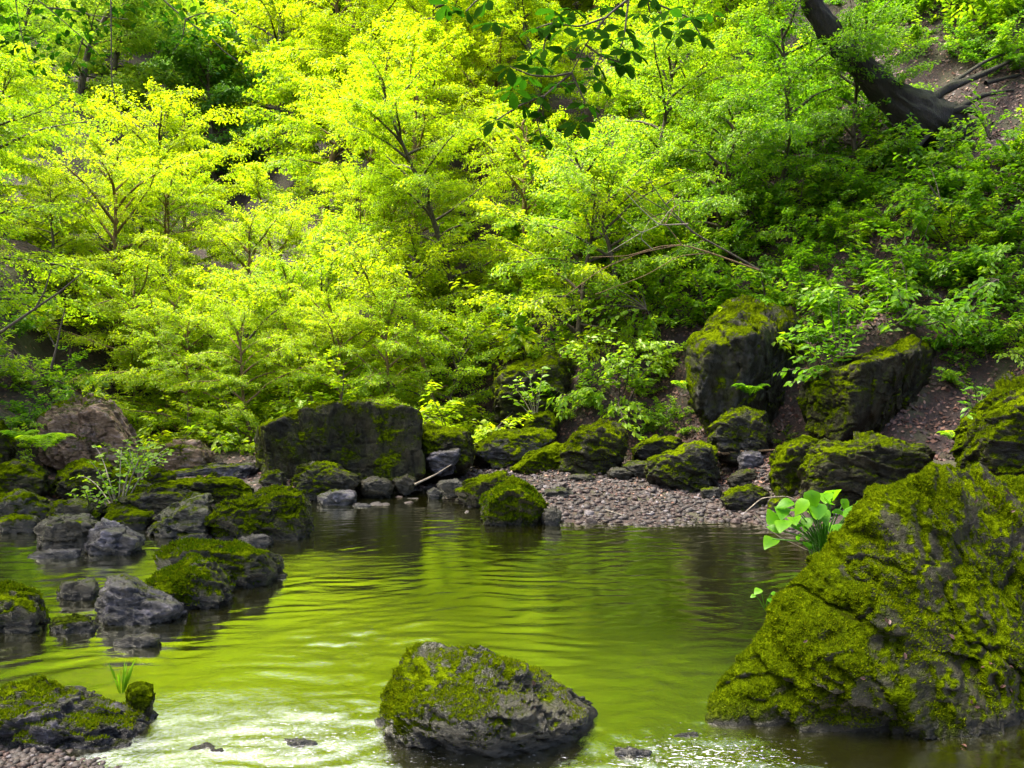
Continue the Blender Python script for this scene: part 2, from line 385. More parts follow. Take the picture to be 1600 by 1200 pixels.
link('water', mesh_np('water', np.stack([X, Y, Zw], -1).reshape(-1, 3), f, M['water'], True, rif.ravel()), kind='structure')

# ------------------------------------------------------------------ rocks
_ico = {}
def ico(sub):
    if sub not in _ico:
        bm = bmesh.new(); bmesh.ops.create_icosphere(bm, subdivisions=sub, radius=1.0)
        v = np.array([p.co[:] for p in bm.verts]); fc = np.array([[q.index for q in p.verts] for p in bm.faces], np.int32); bm.free()
        _ico[sub] = (v / np.linalg.norm(v, axis=1, keepdims=True), fc)
    return _ico[sub]
def hull_planes(pts):
    bm = bmesh.new()
    for p in pts: bm.verts.new(p)
    r = bmesh.ops.convex_hull(bm, input=bm.verts)
    bm.normal_update()
    cen = np.mean([v.co[:] for v in bm.verts if v.link_faces], axis=0)
    n, c0 = [], []
    for fc in bm.faces:
        a = np.array(fc.normal[:]); m = np.array(fc.calc_center_median()[:])
        if np.linalg.norm(a) < .5: continue
        if a @ (m - cen) < 0: a = -a
        n.append(a); c0.append(m)
    bm.free(); return np.array(n), np.array(c0), cen
def rock_verts(pts, sub, seed, k=40, amp=0.05, strata=0.035, chips=5, fol=(0.25, 0.35, 0.9), fine=1.0, fac=1.0):
    r = np.random.default_rng(seed)
    pts = np.asarray(pts, float)
    n, m, cen = hull_planes(pts)
    lo, hi = pts.min(0), pts.max(0); cen = (cen * .5 + (lo + hi) * .25); ext = (hi - lo) / 2
    size = float(np.prod(ext) ** (1 / 3))
    d = np.einsum('ij,ij->i', n, m - cen); d = np.maximum(d, 0.05 * size)
    for _ in range(chips * 3):                            # broken-off corners
        a = r.normal(size=3); a /= np.linalg.norm(a); s = np.max((pts - cen) @ a)
        n = np.vstack([n, a]); d = np.append(d, s * r.uniform(.82, .95))
    u, fc = ico(sub); D = u * ext
    s = np.zeros(len(D))
    for a, dd in zip(n, d):
        s += np.maximum(0, D @ a / dd) ** k
    p = cen + D / (s ** (1 / k))[:, None]
    w = D / np.linalg.norm(D, axis=1, keepdims=True)
    q = (p + seed * 3.7) / size
    fol = np.array(fol); fol /= np.linalg.norm(fol)
    cr = fbm(q * 2.1, 4, seed + 60)
    disp = amp * 1.4 * fbm(q * 1.3, 3, seed) + amp * .6 * fbm(q * 4.2, 4, seed + 5) - amp * .9 * np.exp(-(cr / .035) ** 2)
    st = q @ fol * 5.0 + 1.1 * noise3(q * 1.2, seed + 9)
    ln = noise3(np.stack([st, st * 0 + seed, q[:, 0] * .6], 1), seed) + .5 * noise3(np.stack([st * 2.7, st * 0 + seed, q[:, 1] * .8], 1), seed + 2)
    disp += strata * .55 * np.tanh(ln * 4.0) * np.clip(.35 + 1.6 * noise3(q * 1.7, seed + 40), 0, 1.3)
    qa = q + fol * (q @ fol)[:, None] * 1.2
    disp += fac * (.10 * facets(qa * 1.5, seed + 70) + .055 * facets(qa * 3.6, seed + 71)) * (amp / .05)
    disp += fine * amp * (.20 * fbm(q * 11, 3, seed + 31) + .10 * fbm(q * 37, 2, seed + 33))
    p = p + w * (disp * size)[:, None]
    return p, fc
def facets(q, seed):
    q = q + .22 * np.stack([noise3(q * 1.3, seed + 1), noise3(q * 1.3 + 9, seed + 2), noise3(q * 1.3 + 19, seed + 3)], 1)
    i0 = np.floor(q - .5); best = np.full(len(q), 1e9); ids = np.zeros(len(q), np.int64); dl = np.zeros_like(q)
    for a in (0, 1):
        for b in (0, 1):
            for c in (0, 1):
                ce = i0 + np.array([a, b, c]); h = _hash(ce[:, 0], ce[:, 1], ce[:, 2], seed)
                rp = np.stack([(h & 1023), (h >> 10) & 1023, (h >> 20) & 1023], 1) / 1023.0
                dd = q - (ce + .12 + .76 * rp); e = (dd * dd).sum(1); m = e < best
                best[m] = e[m]; ids[m] = h[m]; dl[m] = dd[m]
    g = np.stack([((ids * 7) >> 3) & 1023, ((ids * 13) >> 5) & 1023, ((ids * 29) >> 7) & 1023, ((ids * 57) >> 9) & 1023], 1) / 511.5 - 1
    return (g[:, :3] * dl).sum(1) + .45 * g[:, 3]
def ring_pts(outline, d, t, fs=0.72, fsh=(0, 0), bs=0.8, bsh=(0, 0), sink=0.12):
    """silhouette polygon in pixels -> control points of a solid of thickness t around distance d"""
    o = np.array(outline, float); c = (o.min(0) + o.max(0)) / 2
    out = [P(x, y, d) for x, y in o]
    out += [P(*(c + (q - c) * fs + np.array(fsh)), d - t / 2) for q in o]
    out += [P(*(c + (q - c) * bs + np.array(bsh)), d + t / 2) for q in o]
    out = np.array(out); low = out[:, 2] < np.percentile(out[:, 2], 25)
    return np.vstack([out, out[low] - np.array([0, 0, sink])])
NROCK = 0
def rock(name, label, outline, d, t, fs=.72, fsh=(0, 0), bs=.8, bsh=(0, 0), sub=6, moss=0.0, tint='grey', wet=0.0, k=46,
         amp=.05, strata=.035, chips=4, fol=(0.25, .35, .9), group=None, cat='rock', seed=None, fine=1.0, sink=.12, tufts=0, vert=False):
    global NROCK; NROCK += 1
    sd = seed or NROCK * 13 + 5
    pts = ring_pts(outline, d, t, fs, fsh, bs, bsh, sink)
    p, fc = rock_verts(pts, sub, sd, k, amp, strata, chips, fol, fine)
    base = np.array([p[:, 0].mean(), p[:, 1].mean(), p[:, 2].min()])
    o = link(name, mesh_np(name, p - base, fc, rock_mat(moss, tint, wet, -.18, vert), True), None, base, label, cat, group)
    if tufts: moss_tufts(o, p, fc, tufts, sd, -.45 + moss, .3, .011 if d < 4 else .02)
    return o
def wd(y): return 1800.0 / (y - 600)       # distance of a waterline pixel row

M['moss'] = leaf_mat('moss', (0.078, 0.112, 0.002), (0.10, 0.145, 0.002), 0.55, 0.35, 0.0)
def moss_tufts(o, p, fc, n, seed, bias=0.0, side=0.0, ln=.014):
    """real moss: short shoots standing on the parts of the rock that look up; side adds more on the left, painting in the light there"""
    r = np.random.default_rng(seed); t_ = p[fc]; e1, e2 = t_[:, 1] - t_[:, 0], t_[:, 2] - t_[:, 0]; nr = np.cross(e1, e2); ar = np.linalg.norm(nr, axis=1); nr = nr / np.maximum(ar, 1e-9)[:, None]
    cen = t_.mean(1); m = nr[:, 2] * .8 + side * -nr[:, 0] + 1.6 * fbm(cen * 3.1, 3, seed) + .9 * fbm(cen * 11, 2, seed + 3) + bias
    w = ar * np.clip(m * 2.2, 0, 1) * (cen[:, 1] < cen[:, 1].mean() + 1.0) * (cen[:, 2] > .03); i = r.choice(len(fc), n, p=w / w.sum())
    a, b = r.random(n), r.random(n); k = a + b > 1; a[k], b[k] = 1 - a[k], 1 - b[k]
    q = t_[i, 0] + e1[i] * a[:, None] + e2[i] * b[:, None]; up = unit(nr[i] + np.array([0, 0, .5]) + r.normal(size=(n, 3)) * .5); sd = unit(np.cross(up, r.normal(size=(n, 3))))
    l = ln * r.uniform(.5, 1.5, n)[:, None]
    V = np.stack([q - sd * l * .28, q + sd * l * .28, q + up * l], 1).reshape(-1, 3)
    link('moss', mesh_np('moss', V - np.array(o.location[:]), np.arange(3 * n).reshape(-1, 3), M['moss'], False, np.repeat(r.random(n), 3)), o, kind='stuff')
def unit(a):
    a = np.asarray(a, float); return a / np.maximum(np.linalg.norm(a, axis=-1, keepdims=True), 1e-9)
# --- right foreground boulder: own control points, ridge from the low front tip up to the back
pts = [P(1098,1140,3.42), P(1118,1055,3.5), P(1180,962,3.55), P(1250,900,3.6), P(1290,858,3.66), P(1345,782,3.76), P(1395,752,3.86), P(1450,738,4.0), P(1540,736,4.3), P(1640,755,4.6), P(1800,800,5.0), P(1900,950,4.9),
       P(1290,1075,3.2), P(1190,1120,3.28), P(1420,1045,3.3), P(1400,900,3.5), P(1560,1040,3.42), P(1720,1050,3.8), P(1560,860,3.9),
       P(1190,1195,3.42), P(1320,1230,3.36), P(1560,1235,3.2), P(1780,1230,3.6),
       P(1190,1010,4.5), P(1330,870,4.9), P(1480,800,5.5), P(1750,830,5.9), P(1300,1100,5.0), P(1700,1100,5.9), P(1140,1150,4.1)]
p, fc = rock_verts(pts, 8, 4, 46, .034, .06, 0, (0.75, -.2, .75), 3.0, .62)
base = np.array([p[:, 0].mean(), p[:, 1].mean(), p[:, 2].min()])
o = link('boulder', mesh_np('boulder', p - base, fc, rock_mat(.30, 'dark', .2, -.9), True), None, base,
         'huge mossy foreground boulder filling the lower right corner', 'boulder')
moss_tufts(o, p, fc, 190000, 5, .05, 1.0, .0095)  # left-weighted moss also stands in for the light on that flank

sil = [(588,1105),(600,1075),(640,1018),(672,1002),(730,1008),(775,1016),(797,1043),(850,1063),(905,1083),(938,1112),(928,1140)]
pts = [P(x, y, 3.42) for x, y in sil] + [P(762 + (x - 762) * .8, 1110 + (y - 1110) * .75, 3.85) for x, y in sil]
pts += [P(600,1125,3.2), P(652,1085,3.06), P(650,1120,3.03), P(770,1135,2.97), P(890,1135,3.08), P(640,1185,3.3), P(740,1220,3.17), P(890,1200,3.28), P(610,1180,3.6), P(900,1170,3.8)]
p, fc = rock_verts(pts, 7, 33, 46, .042, .035, 1, (.35, .1, .9), 2.2)
base = np.array([p[:, 0].mean(), p[:, 1].mean(), p[:, 2].min()])
o = link('boulder', mesh_np('boulder', p - base, fc, rock_mat(-.22, 'dark', .9, -.7), True), None, base, 'dark wet mossy rock in the front middle of the pool, ringed by riffles', 'boulder')
moss_tufts(o, p, fc, 18000, 33, -.68, .9, .009)
rock('boulder', 'flat grey and mossy rock at the lower left corner, behind the near gravel',
     [(-120,1100),(-60,1082),(30,1076),(100,1084),(150,1078),(200,1090),(235,1100),(256,1122),(266,1150),(245,1185),(150,1190),(0,1180),(-110,1170)],
     3.5, .75, .8, (0, 34), .85, (0, 0), 7, -.12, 'pale', .3, 20, .06, .05, 4, fol=(.1, .5, .8), cat='boulder', fine=2.0, tufts=9000)
rock('rock', 'small rounded mossy knob on top of the lower left rock', [(196,1085),(200,1068),(222,1063),(240,1068),(243,1085),(232,1108),(200,1110)],
     3.5, .18, .8, (0, 4), .8, (0, 0), 5, .55, 'dark', seed=91)
# rocks standing in the left half of the pool
W = 'rocks standing in the left half of the pool'
rock('rock', 'mossy square rock at the left edge of the frame, in the water', [(-60,935),(-20,918),(25,914),(55,920),(70,945),(74,975),(60,1000),(0,1010),(-60,1005)], 4.85, .5, .8, (0, 14), seed=11, moss=.05, tint='dark', wet=.5, group=W, tufts=5000)
rock('rock', 'low dark rock with a moss cap next to the square rock at left edge', [(72,985),(85,968),(110,960),(140,963),(156,978),(150,998),(110,1008),(75,1004)], 4.75, .3, .8, (0, 6), seed=12, moss=.1, tint='dark', wet=.6, group=W)
rock('stone', 'small dark bare stone left of the grey triangular rock', [(88,925),(95,908),(125,906),(150,903),(157,920),(150,936),(110,938)], 5.45, .25, .8, (0, 4), sub=5, seed=14, moss=-.6, tint='dark', wet=.5, group=W)
rock('rock', 'bare grey triangular rock sloping down to the right into the pool', [(152,925),(168,900),(196,897),(207,912),(240,930),(300,943),(270,962),(220,978),(165,980),(153,960)], 5.0, .45, .75, (-8, 10), seed=15, moss=-.6, tint='pale', wet=.5, amp=.06, strata=.05, group=W)
rock('rock', 'mossy pyramid rock in front of the flat mossy rock', [(214,915),(260,895),(300,868),(328,870),(352,890),(370,918),(352,940),(290,952),(235,935)], 5.35, .5, .7, (5, 12), seed=16, moss=.08, tint='grey', wet=.4, group=W, tufts=5000)
rock('rock', 'flat rock with bright moss on its right end beside the open pool', [(241,862),(270,848),(310,842),(380,848),(430,860),(449,880),(435,905),(370,918),(300,905),(245,885)], 6.0, .8, .8, (0, 10), seed=17, moss=.12, tint='grey', wet=.3, group=W, tufts=5000)
rock('stone', 'thin flat dark stone just breaking the surface at left', [(176,1003),(200,992),(235,988),(254,992),(235,1004),(200,1012),(180,1012)], 4.45, .18, .85, (0, 2), sub=5, seed=18, moss=-1, tint='dark', wet=.8, group=W)
rock('rock', 'blackish rock with a flat grey top at left of the pool', [(54,835),(62,812),(98,801),(140,802),(160,818),(152,840),(120,864),(60,868)], 7.2, .6, .85, (0, 8), seed=19, moss=-.5, tint='dark', wet=.6, group=W)
rock('rock', 'pale grey bare rock leaning on the blackish flat-topped rock', [(128,852),(160,813),(200,822),(225,836),(226,858),(185,876),(130,874)], 6.95, .5, .75, (0, 8), seed=20, moss=-.8, tint='pale', wet=.5, group=W)
rock('stone', 'low grey slab awash below the blackish flat-topped rock', [(40,868),(75,858),(125,857),(130,868),(100,877),(55,878)], 6.75, .3, .85, (0, 2), sub=5, seed=21, moss=-1, tint='pale', wet=.6, group=W)
rock('stone', 'small brown stone between the two big mossy rocks by the dark pool edge', [(364,846),(385,836),(415,833),(428,842),(420,856),(380,858)], 7.2, .3, .8, (0, 3), sub=5, seed=22, moss=-1, tint='grey', wet=.5, group=W)
L = 'rocks heaped along the left bank'
rock('boulder', 'big dark mossy boulder at the right end of the left bank heap', [(312,835),(325,800),(345,786),(390,778),(420,764),(446,756),(470,768),(476,785),(490,802),(489,838),(450,856),(335,858)], 7.9, 1.1, .82, (0, 12), sub=7, seed=23, moss=.15, tint='dark', wet=.2, strata=.06, group=L, tufts=5000)
rock('boulder', 'black wet rock between the big mossy boulder and the grey-green one', [(225,830),(250,800),(288,772),(330,770),(338,800),(325,845),(250,852)], 7.9, .9, .8, (0, 8), seed=24, moss=-.35, tint='dark', wet=.9, strata=.06, group=L)
rock('boulder', 'grey-green rock with thin moss behind the black wet rock', [(155,795),(200,770),(250,752),(282,757),(300,770),(285,800),(240,825),(160,815)], 8.7, .9, .8, (0, 8), seed=25, moss=-.05, tint='grey', group=L)
rock('rock', 'low mossy hump left of the big square block', [(255,760),(275,746),(330,742),(380,748),(402,765),(395,785),(300,785)], 9.6, 1.0, .8, (0, 6), seed=26, moss=.3, tint='dark', group=L)
rock('boulder', 'mossy boulder with a sloped top under the left bushes', [(74,770),(90,736),(130,716),(180,722),(190,750),(160,775),(90,780)], 9.9, 1.0, .8, (0, 8), seed=27, moss=.2, tint='dark', group=L)
rock('boulder', 'mossy boulder at the left edge below the ferns', [(-40,760),(-10,730),(40,714),(78,736),(80,765),(40,780),(-40,775)], 9.8, 1.0, .8, (0, 8), seed=28, moss=.2, tint='dark', group=L)
rock('rock', 'wet low ledge with moss tufts at the left edge', [(-30,790),(0,775),(40,764),(62,780),(90,790),(85,812),(0,820),(-30,815)], 8.6, .8, .85, (0, 6), seed=29, moss=.1, tint='grey', wet=.6, group=L)
rock('rock', 'low rock under the dry bush on the left bank', [(60,800),(90,782),(140,778),(165,792),(160,815),(100,822),(60,815)], 8.5, .7, .8, (0, 6), seed=30, moss=.0, tint='dark', wet=.3, group=L)
rock('boulder', 'tall purplish brown outcrop behind the left bushes', [(60,650),(95,626),(150,619),(182,626),(197,660),(222,705),(200,735),(110,735),(65,710)], 11.8, 1.4, .8, (-6, 8), sub=7, seed=31, moss=-.35, tint='tan', strata=.06, fol=(.8, .1, .5), group=L)
rock('boulder', 'tan cleft rock beside the bright stream bed, left of the square block', [(222,705),(250,690),(310,685),(336,706),(334,730),(300,748),(235,748)], 11.8, 1.2, .8, (0, 5), seed=32, moss=-.15, tint='tan', strata=.07, group=L)
rock('rock', 'flat pale ledge between the tan cleft rock and the square block', [(240,750),(270,734),(340,724),(400,722),(415,735),(400,752),(300,760)], 11.2, 1.2, .85, (0, 3), seed=33, moss=-.2, tint='pale', group=L)
rock('boulder', 'mossy boulder cut by the left edge of the frame', [(-60,700),(-40,665),(5,655),(25,690),(22,725),(-30,735)], 10.6, .9, .8, (0, 6), seed=34, moss=.35, tint='dark', group=L)
# the big square block and its neighbours
rock('boulder', 'big square dark block across the pool head', [(398,668),(425,660),(442,650),(480,634),(520,629),(600,630),(648,638),(658,650),(657,745),(600,772),(470,785),(405,785),(398,720)],
     11.3, 1.7, .97, (12, -4), .9, (0, 4), 7, .1, 'dark', 0, 60, .03, .03, 0, (.9, .1, .2), cat='boulder', vert=True)
rock('boulder', 'lower dark block stepped onto the right side of the square block', [(652,663),(700,664),(730,672),(741,700),(742,728),(690,745),(650,745)], 11.5, 1.2, .85, (0, 6), seed=36, moss=.1, tint='dark', k=34)
K = 'stones at the foot of the square block'
rock('rock', 'mossy grey stone at the left foot of the square block', [(451,748),(470,726),(515,721),(560,740),(568,758),(520,775),(455,785)], 10.2, .8, .8, (0, 6), seed=37, moss=-.02, tint='grey', group=K)
rock('stone', 'pale wet stone at the water edge below the mossy grey stone', [(494,776),(515,765),(545,763),(562,774),(550,786),(505,788)], 9.7, .4, .8, (0, 3), sub=5, seed=38, moss=-.7, tint='pale', wet=.6, group=K)
rock('stone', 'angular light lilac stone leaning on the lower block', [(662,718),(680,704),(718,699),(722,710),(705,728),(672,732)], 10.9, .45, .85, (0, 3), sub=5, seed=39, moss=-1, tint='pale', k=34, group=K)
rock('rock', 'dark mossy slab behind the triangular mossy rock', [(708,768),(740,746),(790,737),(806,748),(780,775),(740,782)], 9.6, .7, .8, (0, 5), seed=40, moss=.2, tint='dark', group=K)
rock('boulder', 'triangular mossy rock at the tip of the gravel beach', [(749,795),(755,770),(800,744),(815,748),(846,775),(862,796),(850,818),(800,826),(755,820)], 8.5, .8, .8, (0, 8), seed=41, moss=.35, tint='dark', strata=.05, tufts=5000)
rock('stone', 'small dark round stone right of the triangular mossy rock', [(846,808),(850,795),(866,790),(878,800),(874,816),(855,820)], 8.2, .2, .8, (0, 2), sub=5, seed=42, moss=-1, tint='dark', wet=.5)
# rocks along the back of the gravel beach
B = 'rocks along the back of the gravel beach'
rock('boulder', 'flat pale slab with yellow moss right of the lower block', [(736,700),(768,673),(850,667),(872,680),(845,702),(785,730),(740,730)], 12.3, 1.3, .85, (0, 6), seed=43, moss=.1, tint='pale', group=B)
rock('boulder', 'rounded mossy boulder at the back of the beach, left of the low one', [(868,742),(868,705),(898,666),(940,657),(975,664),(985,690),(978,720),(945,745)], 11.3, .9, .84, (0, 5), seed=44, moss=.12, tint='dark', strata=.05, group=B, tufts=5000)
rock('rock', 'yellow mossy ridge running left from the rounded boulder', [(795,735),(830,706),(870,690),(890,700),(888,735),(830,745)], 11.5, .9, .8, (0, 5), seed=45, moss=.6, tint='dark', group=B)
rock('rock', 'low rock under the bushes behind the beach', [(985,705),(1000,688),(1030,680),(1065,684),(1072,700),(1040,715),(990,715)], 11.6, .7, .8, (0, 4), seed=46, moss=.15, tint='grey', group=B)
rock('boulder', 'broad rock with a moss-capped right shoulder on the beach', [(1008,738),(1014,715),(1050,700),(1080,689),(1115,694),(1126,715),(1124,748),(1080,762),(1020,750)], 10.3, .9, .8, (0, 6), seed=47, moss=.02, tint='grey', group=B)
rock('boulder', 'lumpy rock just below the tall cliff rock', [(1104,690),(1110,660),(1140,642),(1165,635),(1195,645),(1207,675),(1204,705),(1150,712),(1108,705)], 10.8, .9, .82, (0, 5), seed=48, moss=-.02, tint='grey', strata=.05, group=B)
rock('boulder', 'dark overhanging mossy boulder back in the trees', [(768,648),(772,580),(800,562),(860,554),(892,560),(897,592),(885,640),(820,655)], 14.0, 1.6, .85, (5, 10), seed=49, moss=.1, tint='dark', cat='boulder', group=B)
rock('rock', 'small mossy rock below the dark overhanging boulder', [(818,668),(825,648),(855,640),(873,652),(868,672)], 12.9, .8, .8, (0, 4), seed=50, moss=.35, tint='dark', sub=5, group=B)
rock('rock', 'low grey-green rock at the right end of the waterline', [(1124,780),(1140,762),(1175,756),(1203,768),(1200,795),(1150,800)], 9.0, .6, .8, (0, 4), seed=51, moss=-.1, tint='grey', group=B)
rock('stone', 'pale stone pile piece in leaf litter under the lumpy rock', [(1150,722),(1160,706),(1185,702),(1196,716),(1185,732),(1158,735)], 10.3, .4, .8, (0, 3), sub=5, seed=52, moss=-1, tint='pale', group=B)
rock('stone', 'dark stone in leaf litter in front of the pale one', [(1135,750),(1150,735),(1180,732),(1192,745),(1175,758),(1145,760)], 9.9, .4, .8, (0, 3), sub=5, seed=53, moss=-.6, tint='dark', group=B)
# right bank
R_ = 'boulders on the right bank'
def hull_rock(label, pts, sub, moss, tint, seed, fol, group=R_, amp=.04, strata=.05, chips=1, k=56, fine=1.2, name='boulder'):
    p, fc = rock_verts(pts, sub, seed, k, amp, strata, chips, fol, fine)
    base = np.array([p[:, 0].mean(), p[:, 1].mean(), p[:, 2].min()])
    return link(name, mesh_np(name, p - base, fc, rock_mat(moss, tint, 0, -.3, True), True), None, base, label, 'boulder', group)
hull_rock('tall cliff-like rock with a sheer grey face on the right bank',
    [P(1072,600,11.6), P(1078,520,11.7), P(1092,655,11.3), P(1100,498,11.8), P(1150,468,12.2), P(1215,470,12.4), P(1265,500,12.6), P(1190,660,11.5), P(1182,520,10.9), P(1110,540,11.1),
     P(1195,600,11.2), P(1270,560,12.5), P(1262,640,12.9), P(1120,720,11.4), P(1240,720,12.8), P(1110,500,13.5), P(1260,520,13.8), P(1100,700,13.3), P(1250,720,13.7)], 7, .02, 'grey', 54, (.9, .3, .1))
hull_rock('wedge boulder with a fluted left face and a black hollow right face',
    [P(1252,604,10.8), P(1256,676,10.7), P(1290,575,10.6), P(1345,558,10.1), P(1338,668,10.05), P(1300,690,10.2), P(1420,528,10.8), P(1462,528,11.1), P(1480,560,11.3), P(1430,548,10.2), P(1350,562,9.9),
     P(1476,605,11.4), P(1448,655,11.3), P(1385,674,10.9), P(1400,700,11.3), P(1290,600,11.9), P(1450,560,12.2), P(1300,700,11.8), P(1440,700,12.0)], 7, .08, 'dark', 55, (.95, .2, .1), strata=.09, chips=0)
rock('boulder', 'narrow mossy rock at the left of the broad dark rock', [(1200,745),(1206,715),(1220,690),(1265,678),(1292,690),(1285,740),(1250,775),(1210,770)], 9.0, .8, .8, (0, 6), seed=56, moss=.2, tint='dark', group=R_)
rock('boulder', 'broad dark rock behind the large-leaved plant', [(1243,765),(1262,715),(1285,688),(1340,684),(1400,680),(1458,702),(1445,750),(1405,805),(1260,805)], 8.3, 1.2, .86, (0, 12), seed=57, moss=-.02, tint='dark', sub=7, strata=.06, group=R_)
rock('boulder', 'mossy grey boulder at the right edge above the huge one', [(1486,715),(1498,662),(1540,610),(1592,578),(1660,580),(1740,640),(1730,740),(1600,760),(1500,745)], 7.9, 1.5, .82, (10, 14), seed=58, moss=.2, tint='grey', sub=7, group=R_, tufts=5000)

# smaller stones wedged between the big ones
def small(label, cx, cy, w, h, d, moss, tint, group, wet=.3):
    r = np.random.default_rng(int(cx * 7 + cy)); a = np.linspace(0, 6.283, 9)[:-1] + r.uniform(-.25, .25, 8)
    rock('stone', label, [(cx + w / 2 * math.cos(q) * r.uniform(.8, 1.1), cy - h / 2 * math.sin(q) * r.uniform(.75, 1.1)) for q in a], d, w / F * d * r.uniform(.6, .9), .8, (0, h * .12), .8, (0, 0), 5, moss, tint, wet, group=group, seed=int(cx + cy))
small('low dark wet stone at the left edge under the ledge', 28, 818, 84, 34, 7.9, -.1, 'dark', L, .6)
small('squat mossy stone between the pale bare rock and the grey-green rock', 200, 812, 88, 40, 8.1, .25, 'dark', L)
small('small mossy stone left of the flat pale ledge', 248, 742, 66, 32, 10.3, .2, 'dark', L)
small('dark stone wedged under the big dark mossy boulder', 300, 842, 64, 30, 7.5, -.3, 'dark', L, .7)
small('grey stone on the shoulder of the grey-green rock', 214, 762, 70, 34, 9.4, -.1, 'grey', L)
small('mossy stone right of the sloped mossy boulder', 186, 752, 74, 44, 9.6, .3, 'dark', L)
small('dark stone behind the blackish flat-topped rock', 110, 792, 80, 34, 8.2, .1, 'dark', L)
small('stone against the left corner of the square block', 425, 752, 54, 40, 10.2, .1, 'dark', K)
small('brown stone under the middle of the square block', 590, 758, 62, 24, 10.2, -.6, 'dark', K)
small('little dark stone under the right corner of the square block', 632, 752, 40, 22, 10.4, -.6, 'dark', K)
small('grey cobble beside the stick', 705, 756, 44, 18, 9.9, -.9, 'grey', K)
small('flat wet stone at the far waterline', 566, 792, 46, 12, 9.5, -1, 'pale', K, .7)
small('wet stone in the narrow gap of open water', 680, 768, 26, 14, 10.1, -1, 'grey', K, .7)
small('flat stone in front of the low rock behind the beach', 1000, 728, 56, 24, 10.8, -.3, 'grey', B)
small('dark stone at the foot of the rounded boulder', 905, 748, 54, 20, 10.7, -.5, 'dark', B)
small('grey stone half sunk in the middle of the beach', 872, 770, 60, 20, 9.6, -.6, 'grey', B)
small('brown stone right of the rounded boulder', 970, 738, 46, 20, 10.7, -.6, 'dark', B)
small('stone at the right end of the beach under the narrow mossy rock', 1222, 790, 60, 34, 8.6, .0, 'dark', B)
small('small stone by the broad moss-capped rock', 1112, 768, 44, 18, 9.6, -.5, 'grey', B)
RF = 'stones barely awash in the front riffle'
small('dark stone awash at the left of the front riffle', 330, 1172, 80, 18, 3.2, -1, 'dark', RF, .9)
small('dark stone awash in the middle of the front riffle', 470, 1160, 66, 14, 3.25, -1, 'dark', RF, .9)
small('dark stone awash right of the front middle rock', 985, 1172, 70, 16, 3.16, -1, 'dark', RF, .9)
small('stone awash at the foot of the huge boulder', 1075, 1150, 46, 16, 3.3, -1, 'dark', RF, .9)
# ------------------------------------------------------------------ gravel, cobbles, leaf litter
def unit(a):
    a = np.asarray(a, float); return a / np.maximum(np.linalg.norm(a, axis=-1, keepdims=True), 1e-9)
def scatter_solids(n, sampler, smin, smax, seed, sub=1):
    r = np.random.default_rng(seed); u, fc = ico(sub); V, Fc, A = [], [], []
    x, y = sampler(r, n); z = H(x, y)
    s = smin + (smax - smin) * r.random(len(x)) ** 2.2
    for i in range(len(x)):
        v = u * (1 + .28 * r.normal(size=(len(u), 1))) * np.array([1, r.uniform(.6, 1), r.uniform(.35, .7)]) * s[i]
        a = r.uniform(0, 6.28); ca, sa = math.cos(a), math.sin(a)
        v = v @ np.array([[ca, sa, 0], [-sa, ca, 0], [0, 0, 1]])
        V.append(v + np.array([x[i], y[i], z[i] + s[i] * .12])); Fc.append(fc + i * len(u)); A.append(np.full(len(u), r.random()))
    return np.vstack(V), np.vstack(Fc), np.concatenate(A)
def beach(r, n):
    x = r.uniform(-1.6, 3.6, n * 3); y = r.uniform(7.6, 12.6, n * 3)
    z = H(x, y); k = (z > -.06) & (z < .62); return x[k][:n], y[k][:n]
def spit(r, n):
    x = r.uniform(-3.0, -1.0, n * 3); y = r.uniform(2.6, 3.6, n * 3)
    z = H(x, y); k = (z > -.05); return x[k][:n], y[k][:n]
v, fc, a = scatter_solids(8500, beach, .008, .055, 3)
link('gravel', mesh_np('gravel', v, fc, M['pebble'], False, a), label='brown and grey gravel of the beach behind the pool', cat='gravel', kind='stuff')
v, fc, a = scatter_solids(2600, spit, .006, .024, 5)
link('gravel', mesh_np('gravel', v, fc, M['pebble'], False, a), label='fine brown gravel in the lower left corner', cat='gravel', kind='stuff')
def cobble_mesh(seed):
    r = np.random.default_rng(seed); pts = r.normal(size=(14, 3)); pts = unit(pts) * np.array([1, .75, .55])
    p, fc = rock_verts(pts, 4, seed, 18, .05, .02, 2); return mesh_np('cobble', p, fc, M['pebble'], True)
cob = [cobble_mesh(200 + i) for i in range(7)]
def cobbles(n, sampler, s0, s1, seed, label, group):
    r = np.random.default_rng(seed); x, y = sampler(r, n); z = H(x, y)
    for i in range(len(x)):
        s = s0 + (s1 - s0) * r.random() ** 2.5
        link('cobble', cob[i % 7], None, (x[i], y[i], z[i] + s * .2), label, 'stone', group, rot=(r.normal() * .15, r.normal() * .15, r.uniform(0, 6.28)), scale=s)
cobbles(200, beach, .04, .10, 21, 'loose cobble lying in the gravel of the beach behind the pool', 'cobbles on the beach')
cobbles(14, spit, .025, .05, 22, 'loose cobble in the fine gravel at lower left', 'cobbles on the near gravel')
def shallows(r, n):
    c = np.array([(-2.6,10.3),(-2.2,9.9),(-1.7,10.1),(-1.25,9.9),(-2.9,9.8),(-.95,10.3),(-.2,9.3),(-4.6,9.5),(-5.4,9.0),(-3.9,8.7)])
    i = r.integers(0, len(c), n); q = c[i] + r.normal(size=(n, 2)) * .35; return q[:, 0], q[:, 1]
r = np.random.default_rng(23); x, y = shallows(r, 46)
for i in range(46):
    s = r.uniform(.05, .14)
    link('cobble', cob[i % 7], None, (x[i], y[i], max(h1(x[i], y[i]), -.03) + s * .1), 'wet stone in the shallow head of the pool', 'stone', 'stones in the shallow head of the pool', rot=(0, 0, r.uniform(0, 6.28)), scale=(s, s, s * .7))

